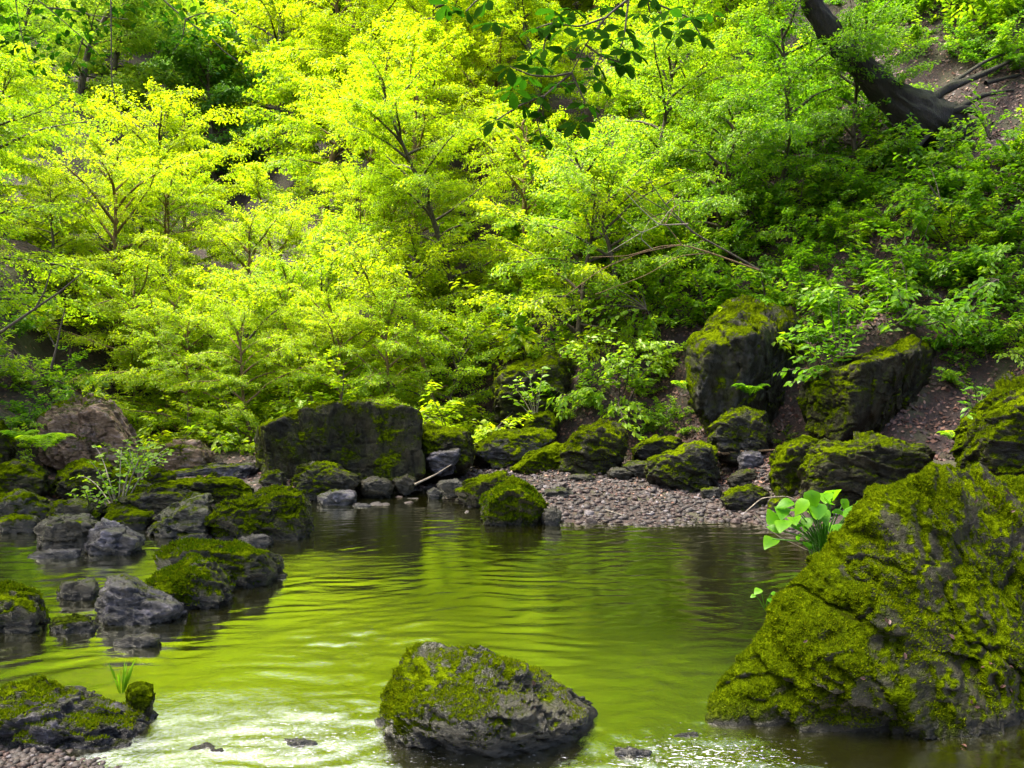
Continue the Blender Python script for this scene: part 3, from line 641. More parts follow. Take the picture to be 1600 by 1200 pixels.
def leaf_diamonds(pos, dr, nm, ln, wd_, fold=.12, droop=.1, var=None, r=None):
    """2-triangle folded leaves -> verts, faces, attr"""
    n = len(pos); dr = unit(dr); sd = unit(np.cross(nm, dr)); up = unit(np.cross(dr, sd))
    ln = np.broadcast_to(ln, (n,))[:, None]; w = np.broadcast_to(wd_, (n,))[:, None]
    b = pos; tip = pos + dr * ln - up * ln * droop
    l = pos + dr * ln * .45 + sd * w * .5 + up * w * fold; rr = pos + dr * ln * .45 - sd * w * .5 + up * w * fold
    V = np.stack([b, rr, tip, l], 1).reshape(-1, 3); i = np.arange(n)[:, None] * 4
    Fc = np.concatenate([i + np.array([0, 1, 2]), i + np.array([0, 2, 3])], 0)
    return V, Fc, np.repeat(var if var is not None else rng.random(n), 4)
def litter(n, region, seed, lmin=.035, lmax=.085):
    r = np.random.default_rng(seed); x, y = region(r, n); z = H(x, y); e = .08
    nx = -(H(x + e, y) - z) / e; ny = -(H(x, y + e) - z) / e
    nm = unit(np.stack([nx, ny, np.ones_like(nx)], 1)) + r.normal(size=(len(x), 3)) * .35; nm = unit(nm)
    dr = unit(np.cross(nm, r.normal(size=(len(x), 3)))); ln = r.uniform(lmin, lmax, len(x))
    pos = np.stack([x, y, z + .012 + r.random(len(x)) * .02], 1)
    return leaf_diamonds(pos, dr, nm, ln, ln * r.uniform(.45, .7, len(x)), r.uniform(-.2, .35), .15, r.random(len(x)), r)
def bank(r, n):
    x = r.uniform(-1.5, 9.5, n * 3); y = r.uniform(9.4, 19, n * 3); z = H(x, y)
    k = z > .16 + .35 * r.random(n * 3) * (x < 2.4); return x[k][:n], y[k][:n]
def beachl(r, n):
    x, y = beach(r, n); k = H(x, y) > .03 + .2 * r.random(len(x)); return x[k], y[k]
def leftb(r, n):
    x = r.uniform(-11, -2.2, n * 3); y = r.uniform(9, 17, n * 3); z = H(x, y); k = z > .05; return x[k][:n], y[k][:n]
v, fc, a = litter(52000, bank, 31)
link('leaf_litter', mesh_np('leaf_litter', v, fc, M['litter'], False, a), label='reddish brown fallen leaves carpeting the right bank', cat='fallen leaves', kind='stuff')
v, fc, a = litter(7000, leftb, 32)
link('leaf_litter', mesh_np('leaf_litter', v, fc, M['litter'], False, a), label='brown fallen leaves among the rocks of the left bank', cat='fallen leaves', kind='stuff')

# ------------------------------------------------------------------ plants: generators
def tube(pts, r0, r1, sides=6, rad=None):
    pts = np.asarray(pts, float); n = len(pts)
    rr = np.linspace(r0, r1, n) if rad is None else np.asarray(rad, float)
    tg = unit(np.gradient(pts, axis=0)); ref = np.array([.31, .17, .93])
    a = unit(np.cross(tg, ref)); b = np.cross(tg, a)
    th = np.linspace(0, 2 * math.pi, sides, endpoint=False)
    V = pts[:, None] + rr[:, None, None] * (np.cos(th)[None, :, None] * a[:, None] + np.sin(th)[None, :, None] * b[:, None])
    i = np.arange(n - 1)[:, None] * sides; j = np.arange(sides); k = (j + 1) % sides
    Fc = np.stack([i + j, i + k, i + k + sides, i + j + sides], -1).reshape(-1, 4)
    return V.reshape(-1, 3), Fc
class Build:
    def __init__(s): s.V, s.F, s.n = [], [], 0
    def add(s, v, f): s.V.append(v); s.F.append(f + s.n); s.n += len(v)
    def mesh(s, name, mat, smooth=True): return mesh_np(name, np.vstack(s.V), np.vstack(s.F), mat, smooth)
def curve(p0, d0, length, n, r, wob=.12, bend=(0, 0, 0)):
    p = np.array(p0, float); d = unit(np.array(d0, float)); out = [p.copy()]; st = length / n
    for _ in range(n):
        d = unit(d + r.normal(size=3) * wob + np.array(bend) / n); p = p + d * st; out.append(p.copy())
    return np.array(out)
def make_tree(seed, Hh=8.0, R=3.0, N=9000, leaf=.11, low=.12, lean=(0, 0), slim=.045, tilt=.38, flat=.6, mat_leaf='leaf_sunny', mat_bark='bark'):
    """trunk with limbs + crown of planar leaf sprays; returns (trunk mesh, crown mesh)"""
    r = np.random.default_rng(seed); wood = Build(); twigs = []
    tr = curve((0, 0, -.3), (lean[0], lean[1], 1), Hh * .97, 12, r, .06)
    wood.add(*tube(tr, slim * Hh * .42, .012 * Hh * .2 + .006, 7))
    nl = int(15 + Hh * 2.2)
    for i in range(nl):
        t = low + (1 - low) * (i + r.random()) / nl
        k = t * 12; j = min(int(k), 11); p0 = tr[j] + (tr[j + 1] - tr[j]) * (k - j)
        az = i * 2.4 + r.normal() * .35
        prof = (math.sin(math.pi * min(1, (t - low) / (1 - low) * .82 + .16))) ** .7
        ln = R * prof * r.uniform(.65, 1.15)
        el = .25 + .75 * t + r.normal() * .12
        li = curve(p0, (math.cos(az) * math.cos(el), math.sin(az) * math.cos(el), math.sin(el)), ln, 6, r, .10, (0, 0, -.55))
        wood.add(*tube(li, .012 * R + .006, .005, 4))
        for s in np.arange(.22, 1.0, .085):
            kk = s * 6; jj = min(int(kk), 5); q = li[jj] + (li[jj + 1] - li[jj]) * (kk - jj); ax = unit(li[jj + 1] - li[jj])
            side = unit(np.cross(ax, (0, 0, 1)))
            for sg in (-1, 1):
                dd = unit(ax * r.uniform(.3, .9) + side * sg * r.uniform(.5, 1.0) + np.array([0, 0, r.normal() * .22 - .08]))
                l2 = ln * r.uniform(.18, .42) * (1.15 - s * .6)
                tw = curve(q, dd, l2, 3, r, .10, (0, 0, -.35)); twigs.append(tw)
    tl = [np.linalg.norm(w_[3] - w_[0]) + .04 for w_ in twigs]; tot = sum(tl)
    P0, D0 = [], []
    for tw, l_ in zip(twigs, tl):
        per = max(2, int(N * l_ / tot))
        s = r.random(per) ** .8 * 2.999; j = s.astype(int); fr = (s - j)[:, None]
        pos = tw[j] * (1 - fr) + tw[j + 1] * fr; ax = unit(tw[j + 1] - tw[j])
        side = unit(np.cross(ax, np.array([0, 0, 1.0]))) * r.choice([-1, 1], per)[:, None]
        D0.append(ax * r.uniform(.1, 1, (per, 1)) + side * r.uniform(.2, 1, (per, 1)) + np.stack([r.normal(size=per) * .15, r.normal(size=per) * .15, r.normal(size=per) * .3 - .2], 1))
        P0.append(pos + r.normal(size=(per, 3)) * leaf * np.array([.8, .8, .55]))
        wood.add(*tube(tw[[0, 3]], .005, .003, 3))
    pos = np.vstack(P0); dr = unit(np.vstack(D0)); n = len(pos)
    nm = unit(np.array([0, 0, 1.0]) + r.normal(size=(n, 3)) * tilt)
    ln = leaf * r.uniform(.65, 1.25, n)
    v, f, a = leaf_diamonds(pos, dr, nm, ln, ln * flat, .12, .16, r.random(n))
    return wood.mesh('trunk', M[mat_bark]), mesh_np('crown', v, f, M[mat_leaf], False, a)
def set_mat(o, mat):
    o.material_slots[0].link = 'OBJECT'; o.material_slots[0].material = mat
TREES = 0
def place_tree(var, x, y, z, s, rz, mat, name='tree', label='', group=None, bark='bark', cat='tree', tilt=(0, 0)):
    global TREES; TREES += 1
    e = link(name, None, None, (x, y, z), label, cat, group, rot=(tilt[0], tilt[1], rz), scale=s)
    t = link('trunk', var[0], e); set_mat(t, M[bark])
    c = link('crown', var[1], e, kind='stuff'); set_mat(c, M[mat]); return e
def make_shrub(seed, R=.9, Hh=.9, N=900, leaf=.075, tilt=.4, stems=9, flat=.55):
    r = np.random.default_rng(seed); wood = Build(); P0, D0 = [], []; per = max(4, N // (stems * 7))
    for i in range(stems):
        az = i * 2.4 + r.normal() * .4; el = r.uniform(.45, 1.25); ln = math.hypot(R * math.cos(el), Hh * math.sin(el)) * r.uniform(.75, 1.2)
        st = curve((r.normal() * .05, r.normal() * .05, -.1), (math.cos(az) * math.cos(el), math.sin(az) * math.cos(el), math.sin(el)), ln, 6, r, .12, (0, 0, -.5))
        wood.add(*tube(st, .011, .004, 4))
        for s in np.linspace(.28, 1, 7):
            kk = s * 6; jj = min(int(kk), 5); q = st[jj] + (st[jj + 1] - st[jj]) * (kk - jj); ax = unit(st[jj + 1] - st[jj])
            side = unit(np.cross(ax, (0, 0, 1))) * (1 if r.random() < .5 else -1)
            tw = curve(q, ax * .6 + side * .8 + np.array([0, 0, r.normal() * .25]), ln * r.uniform(.2, .42), 3, r, .12, (0, 0, -.3))
            wood.add(*tube(tw[[0, 3]], .004, .002, 3))
            w = r.random(per) * 2.999; j = w.astype(int); fr = (w - j)[:, None]; a2 = unit(tw[j + 1] - tw[j])
            sd = unit(np.cross(a2, np.array([0, 0, 1.0]))) * r.choice([-1, 1], per)[:, None]
            P0.append(tw[j] * (1 - fr) + tw[j + 1] * fr + r.normal(size=(per, 3)) * leaf * .35)
            D0.append(a2 * r.uniform(.2, 1, (per, 1)) + sd * r.uniform(.3, 1, (per, 1)) + np.array([0, 0, -.2]))
    pos = np.vstack(P0); dr = np.vstack(D0); n = len(pos); nm = unit(np.array([0, 0, 1.0]) + r.normal(size=(n, 3)) * tilt); ln = leaf * r.uniform(.6, 1.3, n)
    v, f, a = leaf_diamonds(pos, dr, nm, ln, ln * flat, .12, .15, r.random(n))
    return wood.mesh('stems', M['bark']), mesh_np('foliage', v, f, M['leaf_green'], False, a)
def place_shrub(var, p, s, rz, mat, label, group=None, name='shrub', tilt=(0, 0)):
    e = link(name, None, None, p, label, 'shrub', group, rot=(tilt[0], tilt[1], rz), scale=s)
    link('stems', var[0], e)
    c = link('foliage', var[1], e, kind='stuff'); set_mat(c, M[mat]); return e

# variants
V_mid = [make_tree(300 + i, 8, 3.0, 34000, .085, .06, (r_, .1), .04) for i, r_ in enumerate((.1, -.12, .05, -.05))]
V_far = [make_tree(320 + i, 8, 2.9, 11000, .19, .08, (r_, 0), .045, .45) for i, r_ in enumerate((.05, -.1, .12, 0))]
V_low = [make_tree(340 + i, 4.2, 2.4, 20000, .065, .08, (r_, 0), .04) for i, r_ in enumerate((.2, -.2, .1))]
V_shr = [make_shrub(360 + i, .95, .85, 2200, .07) for i in range(5)] + [make_shrub(370 + i, .7, 1.0, 1100, .09, .45, 7) for i in range(3)]
V_fine = [make_tree(390 + i, 8, 3.1, 48000, .062, .03, (r_, .05), .035, .30) for i, r_ in enumerate((.1, -.1))]
V_lfine = [make_tree(395 + i, 4.2, 2.5, 30000, .05, .02, (r_, 0), .035, .28) for i, r_ in enumerate((.15, -.15))]
R = random.Random(5)
# --- sunlit trees filling the valley behind the square block
SUNNY = [(325,16.5,3.4),(250,18.5,3.6),(385,18,4.2),(455,16.5,3.9),(440,20.5,5.2),(520,19,5.6),(575,16.0,4.2),(560,22,7.2),(640,19.5,6.6),(715,17.5,5.6),
         (505,26,7.5),(610,25.5,9.0),(690,23,8.0),(770,21,7.2),(560,30,8.5),(660,29,9.2),(735,27,8.8),(800,25,8.0),(850,21.5,6.0),(640,35,9.5),(720,34,9.0),
         (790,31,9.0),(860,28,8.4),(780,38,9.0),(860,35,9.0),(930,32,8.5),(930,27,7.0),(700,41,9.5),(820,17.0,4.2),(300,23,4.5),(200,21,4.6),(180,17,4.2),(295,13.8,2.6),(345,14.6,2.9),(395,13.4,2.4),(250,14.8,2.8),(470,14.5,2.6),(540,14.2,2.7),(610,14.6,2.9),(680,14.8,2.8),(430,15.6,3.3),(215,15.6,3.0)]
for i, (px, d, hh) in enumerate(SUNNY):
    x = (px - 800) / F * d; low = hh < 5
    var = (V_lfine[i % 2] if i % 3 else V_low[i % 3]) if low else (V_fine[(i // 2) % 2] if (i % 2 and d < 30) else V_mid[i % 4]); s = hh / (4.2 if low else 8.0) * 1.08
    place_tree(var, x, d, h1(x, d) - .1, s, R.uniform(0, 6.28), 'leaf_sunny', 'tree',
               ('low %s bright yellow-green tree %s' if low else 'tall %s bright yellow-green tree %s') % (row(d), where(px)), 'sunlit valley trees', 'bark_warm' if i % 3 else 'bark')
# --- far wooded hillside
pts = []
r = np.random.default_rng(77)
for _ in range(9000):
    y = r.uniform(30, 88); x = r.uniform(-.80 * y, .75 * y)
    if all((x - a) ** 2 + (y - b) ** 2 > (2.9 + .03 * y) ** 2 for a, b in pts): pts.append((x, y))
for i, (x, y) in enumerate(pts):
    z = h1(x, y); px, py = proj((x, y, z + 4))
    if py < -220 or px < -120 or px > 1720: continue
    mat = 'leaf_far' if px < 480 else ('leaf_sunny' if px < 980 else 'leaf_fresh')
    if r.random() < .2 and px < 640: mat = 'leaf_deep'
    lab = {'leaf_far': 'grey-green hillside tree', 'leaf_deep': 'dark green hillside tree',
           'leaf_sunny': 'yellow-green hillside tree', 'leaf_fresh': 'fresh green tree topping the right bank'}[mat]
    lab = row(y) + ' ' + lab + ', ' + where(px)
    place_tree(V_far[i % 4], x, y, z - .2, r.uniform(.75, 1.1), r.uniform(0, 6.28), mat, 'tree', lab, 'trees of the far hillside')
# --- right bank: shrubs and small trees
pts = []
for _ in range(20000):
    y = r.uniform(11.2, 34); x = r.uniform(-1, 17)
    if all((x - a) ** 2 + (y - b) ** 2 > (.36 + .017 * y) ** 2 for a, b in pts): pts.append((x, y))
for i, (x, y) in enumerate(pts):
    z = h1(x, y); px, py = proj((x, y, z))
    if z < .75 or px > 1660 or px < 800 or py < -20 or py > 640 or (px < 1000 and y > 20): continue
    if 1040 < px < 1500 and py > 590: continue
    if 1480 < px and py > 430 and r.random() < .3: continue                        # bare litter slope by the edge
    if 930 < px < 1050 and 540 < py < 640 and r.random() < .75: continue           # litter patch
    if 1230 < px < 1400 and 380 < py < 470 and r.random() < .5: continue
    if 1230 < px < 1640 and -60 < py < 240 and (px - 1250) * .75 - 60 < py < (px - 1250) * .75 + 75: continue
    if 1440 < px and 60 < py < 190: continue                                # roots
    if 1040 < px < 1240 and 70 < py < 130 and r.random() < .7: continue
    s = r.uniform(.75, 1.3) * (1.0 + .012 * y); mat = 'leaf_fresh' if (px < 1150 and r.random() < .75) or r.random() < .2 else 'leaf_green'
    if px > 1350 and r.random() < .5: mat = 'leaf_green'
    lab = ('fresh green' if mat == 'leaf_fresh' else 'deep green') + ' shrub ' + ('low on the bank' if py > 480 else 'halfway up the bank' if py > 330 else 'high on the bank' if py > 170 else 'near the frame top') + ', ' + where(px)
    place_shrub(V_shr[i % 8], (x, y, z - .03), s, r.uniform(0, 6.28), mat, lab, 'shrubs of the right bank', tilt=(.25, -.25))
for i, (px, py, s, mat) in enumerate([(905,560,.95,'leaf_sunny'),(960,500,.9,'leaf_fresh'),(1010,330,1.0,'leaf_fresh'),(1120,420,.85,'leaf_fresh'),(1200,330,.9,'leaf_green'),
                                      (1100,230,1.0,'leaf_fresh'),(1330,290,.8,'leaf_green'),(1010,160,1.1,'leaf_sunny'),(1470,-20,1.0,'leaf_green'),(1580,-30,1.0,'leaf_green'),(1180,60,1.1,'leaf_fresh')]):
    p = T(px, py)
    place_tree(V_low[i % 3], p[0], p[1], p[2] - .1, s, R.uniform(0, 6.28), mat, 'small_tree', 'small leafy tree on the right bank, ' + ('low' if py > 400 else 'halfway up' if py > 200 else 'at the top') + ' ' + where(px), 'small trees of the right bank', tilt=(.2, -.25))

# tall trees standing up the slope, their tops beyond the frame
TALL = [(430,36,14),(520,38,15),(600,40,15),(680,44,15),(760,40,15),(840,42,15),(920,38,14),(1000,34,13),(1080,30,12),(350,42,14),(250,46,11),(150,44,10),(40,40,9),(1160,28,11),(1250,26,11)]
for i, (px, d, hh) in enumerate(TALL):
    x = (px - 800) / F * d
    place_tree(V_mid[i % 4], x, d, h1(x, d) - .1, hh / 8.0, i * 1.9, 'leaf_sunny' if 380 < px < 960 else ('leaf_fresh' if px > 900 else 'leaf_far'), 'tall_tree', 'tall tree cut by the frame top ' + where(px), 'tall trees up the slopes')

v, fc, a = litter(4200, beachl, 33, .03, .06)
link('leaf_litter', mesh_np('leaf_litter', v, fc, M['litter'], False, a), label='scattered brown leaves among the gravel of the beach', cat='fallen leaves', kind='stuff')

r = np.random.default_rng(91)
for i, (px, py) in enumerate([(1255,300),(1310,335),(1350,300),(1420,335),(1380,262),(1300,255),(1330,390),(1455,430),(1390,440),(1485,385),(1520,335),(1570,300),(1595,380),(1560,262),(1430,10),(1500,30),(1560,20),(1240,240),(1200,380),(1240,430),(1290,420),(1350,350),(1270,365),(1590,460),(1540,400),(1450,330),(1600,250),(1350,-30),(1400,30),(1440,60),(1480,15),(1520,60),(1560,40),(1420,85),(1500,85),(1590,-10),(1450,-40),(1360,60),(1530,90),(1580,75),(1600,110),(1550,110),(1385,45),(1530,0),(1575,430),(1530,470),(1500,440),(1600,500),(1495,600),(1545,560),(1490,540),(1580,545),(1525,520),(1332,2),(1312,-12),(1350,-20),(1375,12)]):
    p = T(px, py)
    place_shrub(V_shr[(i * 3) % 8], (p[0], p[1], p[2] - .03), r.uniform(.55, .95), r.uniform(0, 6.28), 'leaf_green' if i % 3 else 'leaf_fresh', 'litter slope shrub, %s, %s' % ('upper part' if py < 280 else 'middle part' if py < 370 else 'lower part', where(px)), 'shrubs of the litter slope', tilt=(.25, -.25))
# --- left bank: near maple, trees behind it, bushes
V_near = make_tree(401, 6.0, 2.9, 26000, .062, .10, (.15, 0), .04, .35)
for i, (x, y, s, var, mat, lab) in enumerate([
        (-8.9, 11.0, .95, V_near, 'leaf_fresh', 'green maple leaning in from the left edge above the boulders'),
        (-9.6, 16.2, .5, V_near, 'leaf_sunny', 'small fresh green maple behind the purplish outcrop'),
        (-10.8, 14.5, .55, V_mid[1], 'leaf_sunny', 'tall fresh green tree behind the maple at the left edge'),
        (-13.5, 19, .6, V_mid[2], 'leaf_green', 'tall green tree deep in the left bank wood'),
        (-15.5, 24, .7, V_mid[0], 'leaf_fresh', 'tree halfway up the left bank, left of the far gully'),
        (-10.4, 21, .45, V_mid[3], 'leaf_fresh', 'medium tree standing at the mouth of the valley on the left'),
        (-17, 30, 1.1, V_mid[1], 'leaf_far', 'grey-green tree high on the left bank'),
        (-11.0, 12.2, .8, V_near, 'leaf_fresh', 'maple high at the left edge, behind the leaning one'),
        (-11.8, 17.2, .6, V_mid[0], 'leaf_sunny', 'fresh green tree filling the left edge behind the maples'),
        (-12.2, 13.6, .5, V_mid[2], 'leaf_green', 'small green tree at the left edge between the maples'),
        (-19.5, 26, .8, V_mid[3], 'leaf_green', 'dark leafed tree at the far left top')]):
    place_tree(var, x, y, h1(x, y) - .1, s, 1.7 * i, mat, 'maple_tree' if var is V_near else 'tree', lab)
for i, (px, py, s, mat, lab) in enumerate([
        (40, 660, .8, 'leaf_green', 'dark green bush above the boulder at the left edge'), (15, 700, .55, 'leaf_fresh', 'small bush tucked over the left edge boulders'),
        (95, 700, .6, 'leaf_green', 'bush in front of the purplish outcrop'), (170, 745, .5, 'leaf_fresh', 'thin bush growing over the sloped mossy boulder'),
        (5, 590, .9, 'leaf_fresh', 'bush hanging over the left edge at mid height'), (60, 615, .8, 'leaf_fresh', 'bush just above the left end of the purplish outcrop'), (110, 605, .9, 'leaf_green', 'bush behind the top of the purplish outcrop'), (20, 520, 1.0, 'leaf_green', 'bush high on the left bank at the edge'),
        (215, 735, .6, 'leaf_fresh', 'bush right of the purplish outcrop'), (130, 690, .6, 'leaf_green', 'bush touching the foot of the purplish outcrop'),
        (345, 690, .9, 'leaf_sunny', 'bright bush behind the tan cleft rock'), (380, 700, .9, 'leaf_sunny', 'bright bush just left of the square block'),
        (700, 650, .9, 'leaf_sunny', 'bright bush behind the lower block'), (752, 668, .55, 'leaf_fresh', 'rounded fresh green bush right of the lower block'),
        (775, 655, .6, 'leaf_fresh', 'fresh green bush left of the dark overhanging boulder'), (640, 640, 1.0, 'leaf_sunny', 'bright bush showing over the square block'),
        (890, 655, .5, 'leaf_fresh', 'low bush right of the small mossy rock'), (925, 630, .5, 'leaf_fresh', 'low bush in the leaf litter above the rounded boulder'),
        (1005, 672, .55, 'leaf_fresh', 'dense bush behind the low rock'), (1045, 660, .6, 'leaf_fresh', 'dense bush left of the tall cliff rock'), (1062, 672, .4, 'leaf_fresh', 'small bush at the foot of the tall cliff rock'),
        (1000, 615, .5, 'leaf_fresh', 'bush in the leaf litter left of the tall cliff rock'), (1035, 560, .8, 'leaf_fresh', 'spreading bush above left of the tall cliff rock'),
        (1060, 500, .9, 'leaf_fresh', 'large bush over the left shoulder of the tall cliff rock'), (1000, 520, .8, 'leaf_fresh', 'bush with hanging sprays above the litter patch'),
        (1180, 455, .7, 'leaf_green', 'bush on top of the tall cliff rock'), (1520, 460, .6, 'leaf_green', 'bush hanging on the litter slope at right'), (1560, 520, .35, 'leaf_green', 'little bush low on the litter slope at right'),
        (1230, 690, .28, 'leaf_fresh', 'sprig on top of the narrow mossy rock'), (1300, 665, .3, 'leaf_fresh', 'sprig at the foot of the wedge boulder')]):
    p = T(px, py, 9.0)
    place_shrub(V_shr[i % 8], (p[0], p[1], p[2] - .03), s, i * 1.3, mat, lab, 'named bushes by the rocks')
# understory on the valley floor, its sunlit look put into the leaf colour
r = np.random.default_rng(51); k = 0; pts = []
for _ in range(6000):
    y = r.uniform(12.6, 19); x = r.uniform(-.62 * y, .03 * y)
    if (x < -.48 * y or x > -.06 * y) and y < 15: continue
    if all((x - a) ** 2 + (y - b) ** 2 > 1.15 ** 2 for a, b in pts): pts.append((x, y))
for i, (x, y) in enumerate(pts):
    px = proj((x, y, 0))[0]
    place_shrub(V_shr[i % 8], (x, y, h1(x, y) - .05), r.uniform(1.1, 1.9), r.uniform(0, 6.28), 'leaf_sunny',
                '%s bright undergrowth bush on the valley floor, %s' % (row(y), where(px)), 'undergrowth of the valley floor')

# ------------------------------------------------------------------ leaves that can be picked apart
def leaf_mesh(name, w=.5, mat='leaf_thick_shaded', widest=.5, droop=.18, fold=.10, blunt=0.0):
    ts = np.array([0, .12, .3, .5, .7, .88, 1.0])
    hw = np.array([.04, .45, .85, 1, .82, .42 + blunt, 0.02 + blunt * .3]) * w / 2
    if widest > .55: hw = np.array([.04, .25, .55, .88, 1, .7, .05]) * w / 2
    if widest < .45: hw = np.array([.15, .85, 1.0, .9, .66, .33, .02]) * w / 2
    V, Fc = [], []
    for t_, h_ in zip(ts, hw):
        z = -droop * t_ * t_
        V += [(t_, h_, z + fold * h_ * 2 + .03 * math.sin(9 * t_)), (t_, 0, z), (t_, -h_, z + fold * h_ * 2 - .03 * math.sin(8 * t_ + 1))]
    for i in range(len(ts) - 1):
        a = i * 3; Fc += [(a, a + 1, a + 4, a + 3), (a + 1, a + 2, a + 5, a + 4)]
    return mesh_np(name, np.array(V), np.array(Fc), M[mat], True, np.tile([.5, .15, .62], len(ts)))
def put_leaf(parent, me, pos, dr, nm, s):
    x = unit(dr); y = unit(np.cross(nm, x)); z = np.cross(x, y)
    o = bpy.data.objects.new('leaf', me); C.objects.link(o); o.parent = parent
    o.matrix_local = Matrix([[x[0] * s, y[0] * s, z[0] * s, pos[0]], [x[1] * s, y[1] * s, z[1] * s, pos[1]], [x[2] * s, y[2] * s, z[2] * s, pos[2]], [0, 0, 0, 1]])
    return o
LF_thick = [leaf_mesh('leaf', .46, 'leaf_thick_shaded', .6), leaf_mesh('leaf', .52, 'leaf_thick_shaded', .6, .3), leaf_mesh('leaf', .42, 'leaf_thick_shaded', .6, .05)]
LF_small = [leaf_mesh('leaf', .62, 'leaf_thick_shaded', .4), leaf_mesh('leaf', .7, 'leaf_thick_shaded', .4, .3)]
LF_shrub = [leaf_mesh('leaf', .5, 'leaf_green', .5), leaf_mesh('leaf', .45, 'leaf_green', .5, .3)]
LF_sap = [leaf_mesh('leaf', .6, 'leaf_fresh', .5), leaf_mesh('leaf', .55, 'leaf_fresh', .5, .3)]
LF_broad = [leaf_mesh('leaf', .85, 'leaf_broad', .4, .25, .06, .12), leaf_mesh('leaf', .78, 'leaf_broad', .4, .4, .1, .1)]
def branch_thing(name, label, cat, polys, d, r0=.012, group=None, mat='bark', base=None):
    """polys: pixel polylines at distance d (or (px,py,d) triples)"""
    ws = [np.array([P(q[0], q[1], q[2] if len(q) > 2 else d) for q in pl]) for pl in polys]
    b = ws[0][0] if base is None else np.array(base)
    e = link(name, None, None, b, label, cat, group); wood = Build()
    for i, w in enumerate(ws):
        n = 5 * (len(w) - 1) + 1; t_ = np.linspace(0, len(w) - 1, n); j = np.minimum(t_.astype(int), len(w) - 2); fr = (t_ - j)[:, None]
        q = w[j] * (1 - fr) + w[j + 1] * fr
        q[1:-1] = (q[:-2] + 2 * q[1:-1] + q[2:]) / 4
        wood.add(*tube(q - b, r0 * (1 if i == 0 else .55), r0 * .3, 6))
    link('twigs' if cat != 'tree' else 'branch', wood.mesh('twigs', M[mat]), e)
    return e, b
# hanging branch, top centre
main = [(1235,-210,10.2),(1120,-215,7.2),(1040,-130,5.4),(990,-8),(945,28),(915,70),(893,114)]
e, b = branch_thing('overhanging_branch', 'branch with large whorled dark leaves hanging into the top centre', 'branch',
    [main, [(893,114),(872,132),(850,150),(838,185),(846,214)], [(893,114),(862,120),(830,118),(797,104)], [(850,150),(815,163),(775,188)], [(945,28),(905,42),(862,36),(838,44)],
     [(990,-8),(1040,12),(1078,28),(1094,54)], [(982,0),(975,60),(962,92)], [(915,70),(940,88),(975,100)], [(893,114),(905,140),(915,162)], [(930,-60),(800,-30),(745,0),(728,18)], [(862,36),(850,70),(848,105)]], 5.0, .013)
r = np.random.default_rng(61)
for (wx, wy) in [(797,104),(775,188),(815,163),(846,212),(848,180),(840,150),(915,162),(905,128),(872,130),(838,44),(848,105),(850,75),(880,45),(905,60),(930,100),(962,92),(975,100),(1000,22),(1045,15),(1078,28),(1094,54),(728,18),(760,2),(925,45),(950,60),(975,45),(862,36),(820,120),(895,15),(700,6),(990,60),(1020,-5),(800,140),(940,128),(870,20),(885,80),(830,85),(950,10),(1060,55),(1110,20),(770,35),(985,80),(1030,40),(905,190)]:
    c = P(wx, wy, 5.0 + r.normal() * .15); a0 = r.uniform(0, 6.28); n = r.integers(5, 8)
    nm0 = unit(np.array([r.normal() * .35, -.55 + r.normal() * .3, .8]))
    u1 = unit(np.cross(nm0, (1, .2, 0))); u2 = np.cross(nm0, u1)
    for j in range(n):
        a = a0 + j * 6.283 / n + r.normal() * .2
        dr = u1 * math.cos(a) + u2 * math.sin(a) + np.array([0, 0, -.25])
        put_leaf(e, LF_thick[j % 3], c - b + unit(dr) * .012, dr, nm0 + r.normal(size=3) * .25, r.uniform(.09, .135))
# top-left overhanging twigs with small dark leaves, and the hanging vine
def twiggy(label, polys, cl, d, seed, n=15, s0=.045, s1=.07, lf=LF_small, spread=18):
    e, b = branch_thing('overhanging_branch', label, 'branch', polys, d, .009, 'dark twigs hanging in from the top left')
    r = np.random.default_rng(seed)
    for (cx, cy) in cl:
        for j in range(n):
            c = P(cx + r.normal() * spread, cy + r.normal() * spread * .6, d + r.normal() * .15)
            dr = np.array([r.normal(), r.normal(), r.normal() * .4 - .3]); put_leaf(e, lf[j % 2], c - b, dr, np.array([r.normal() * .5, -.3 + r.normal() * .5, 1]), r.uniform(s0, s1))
twiggy('dark-leaved twigs hanging in at the top left corner', [[(-160,-220,6.6),(-60,-120),(20,-30),(75,12),(130,60),(160,92)], [(20,-30),(30,40),(45,95)], [(75,12),(110,15),(150,25),(200,30)], [(130,60),(120,90),(105,112)]],
       [(20,20),(45,60),(85,22),(130,50),(60,98),(110,108),(155,85),(130,18),(195,22),(15,70),(160,45),(95,65)], 6.0, 71)
twiggy('dark-leaved twig hanging in at the top left, right of the vine', [[(150,-230,6.6),(200,-80),(255,0),(290,30),(330,60),(352,82),(385,105)], [(290,30),(310,22),(345,18)], [(290,30),(285,60),(270,80)]],
       [(272,25),(300,58),(330,42),(352,72),(312,20),(280,62),(385,104),(240,10)], 6.0, 72, 11)
e, b = branch_thing('hanging_vine', 'thin dark vine hanging straight down at the top left', 'vine', [[(172,-240),(173,-10),(174,60),(174,120),(180,155),(200,205)]], 5.6, .007)
# near maple limb crossing the left edge
branch_thing('bare_branch', 'bare grey branch rising from the left edge through the maple leaves', 'branch', [[(-60,560),(0,520),(55,482),(95,455),(130,425)], [(55,482),(70,455),(80,420)]], 8.4, .02)
branch_thing('bare_branch', 'short dark upright stick among the leaves at left', 'branch', [[(80,575),(88,545),(95,510),(102,480)], [(88,545),(75,520)]], 9.0, .016)

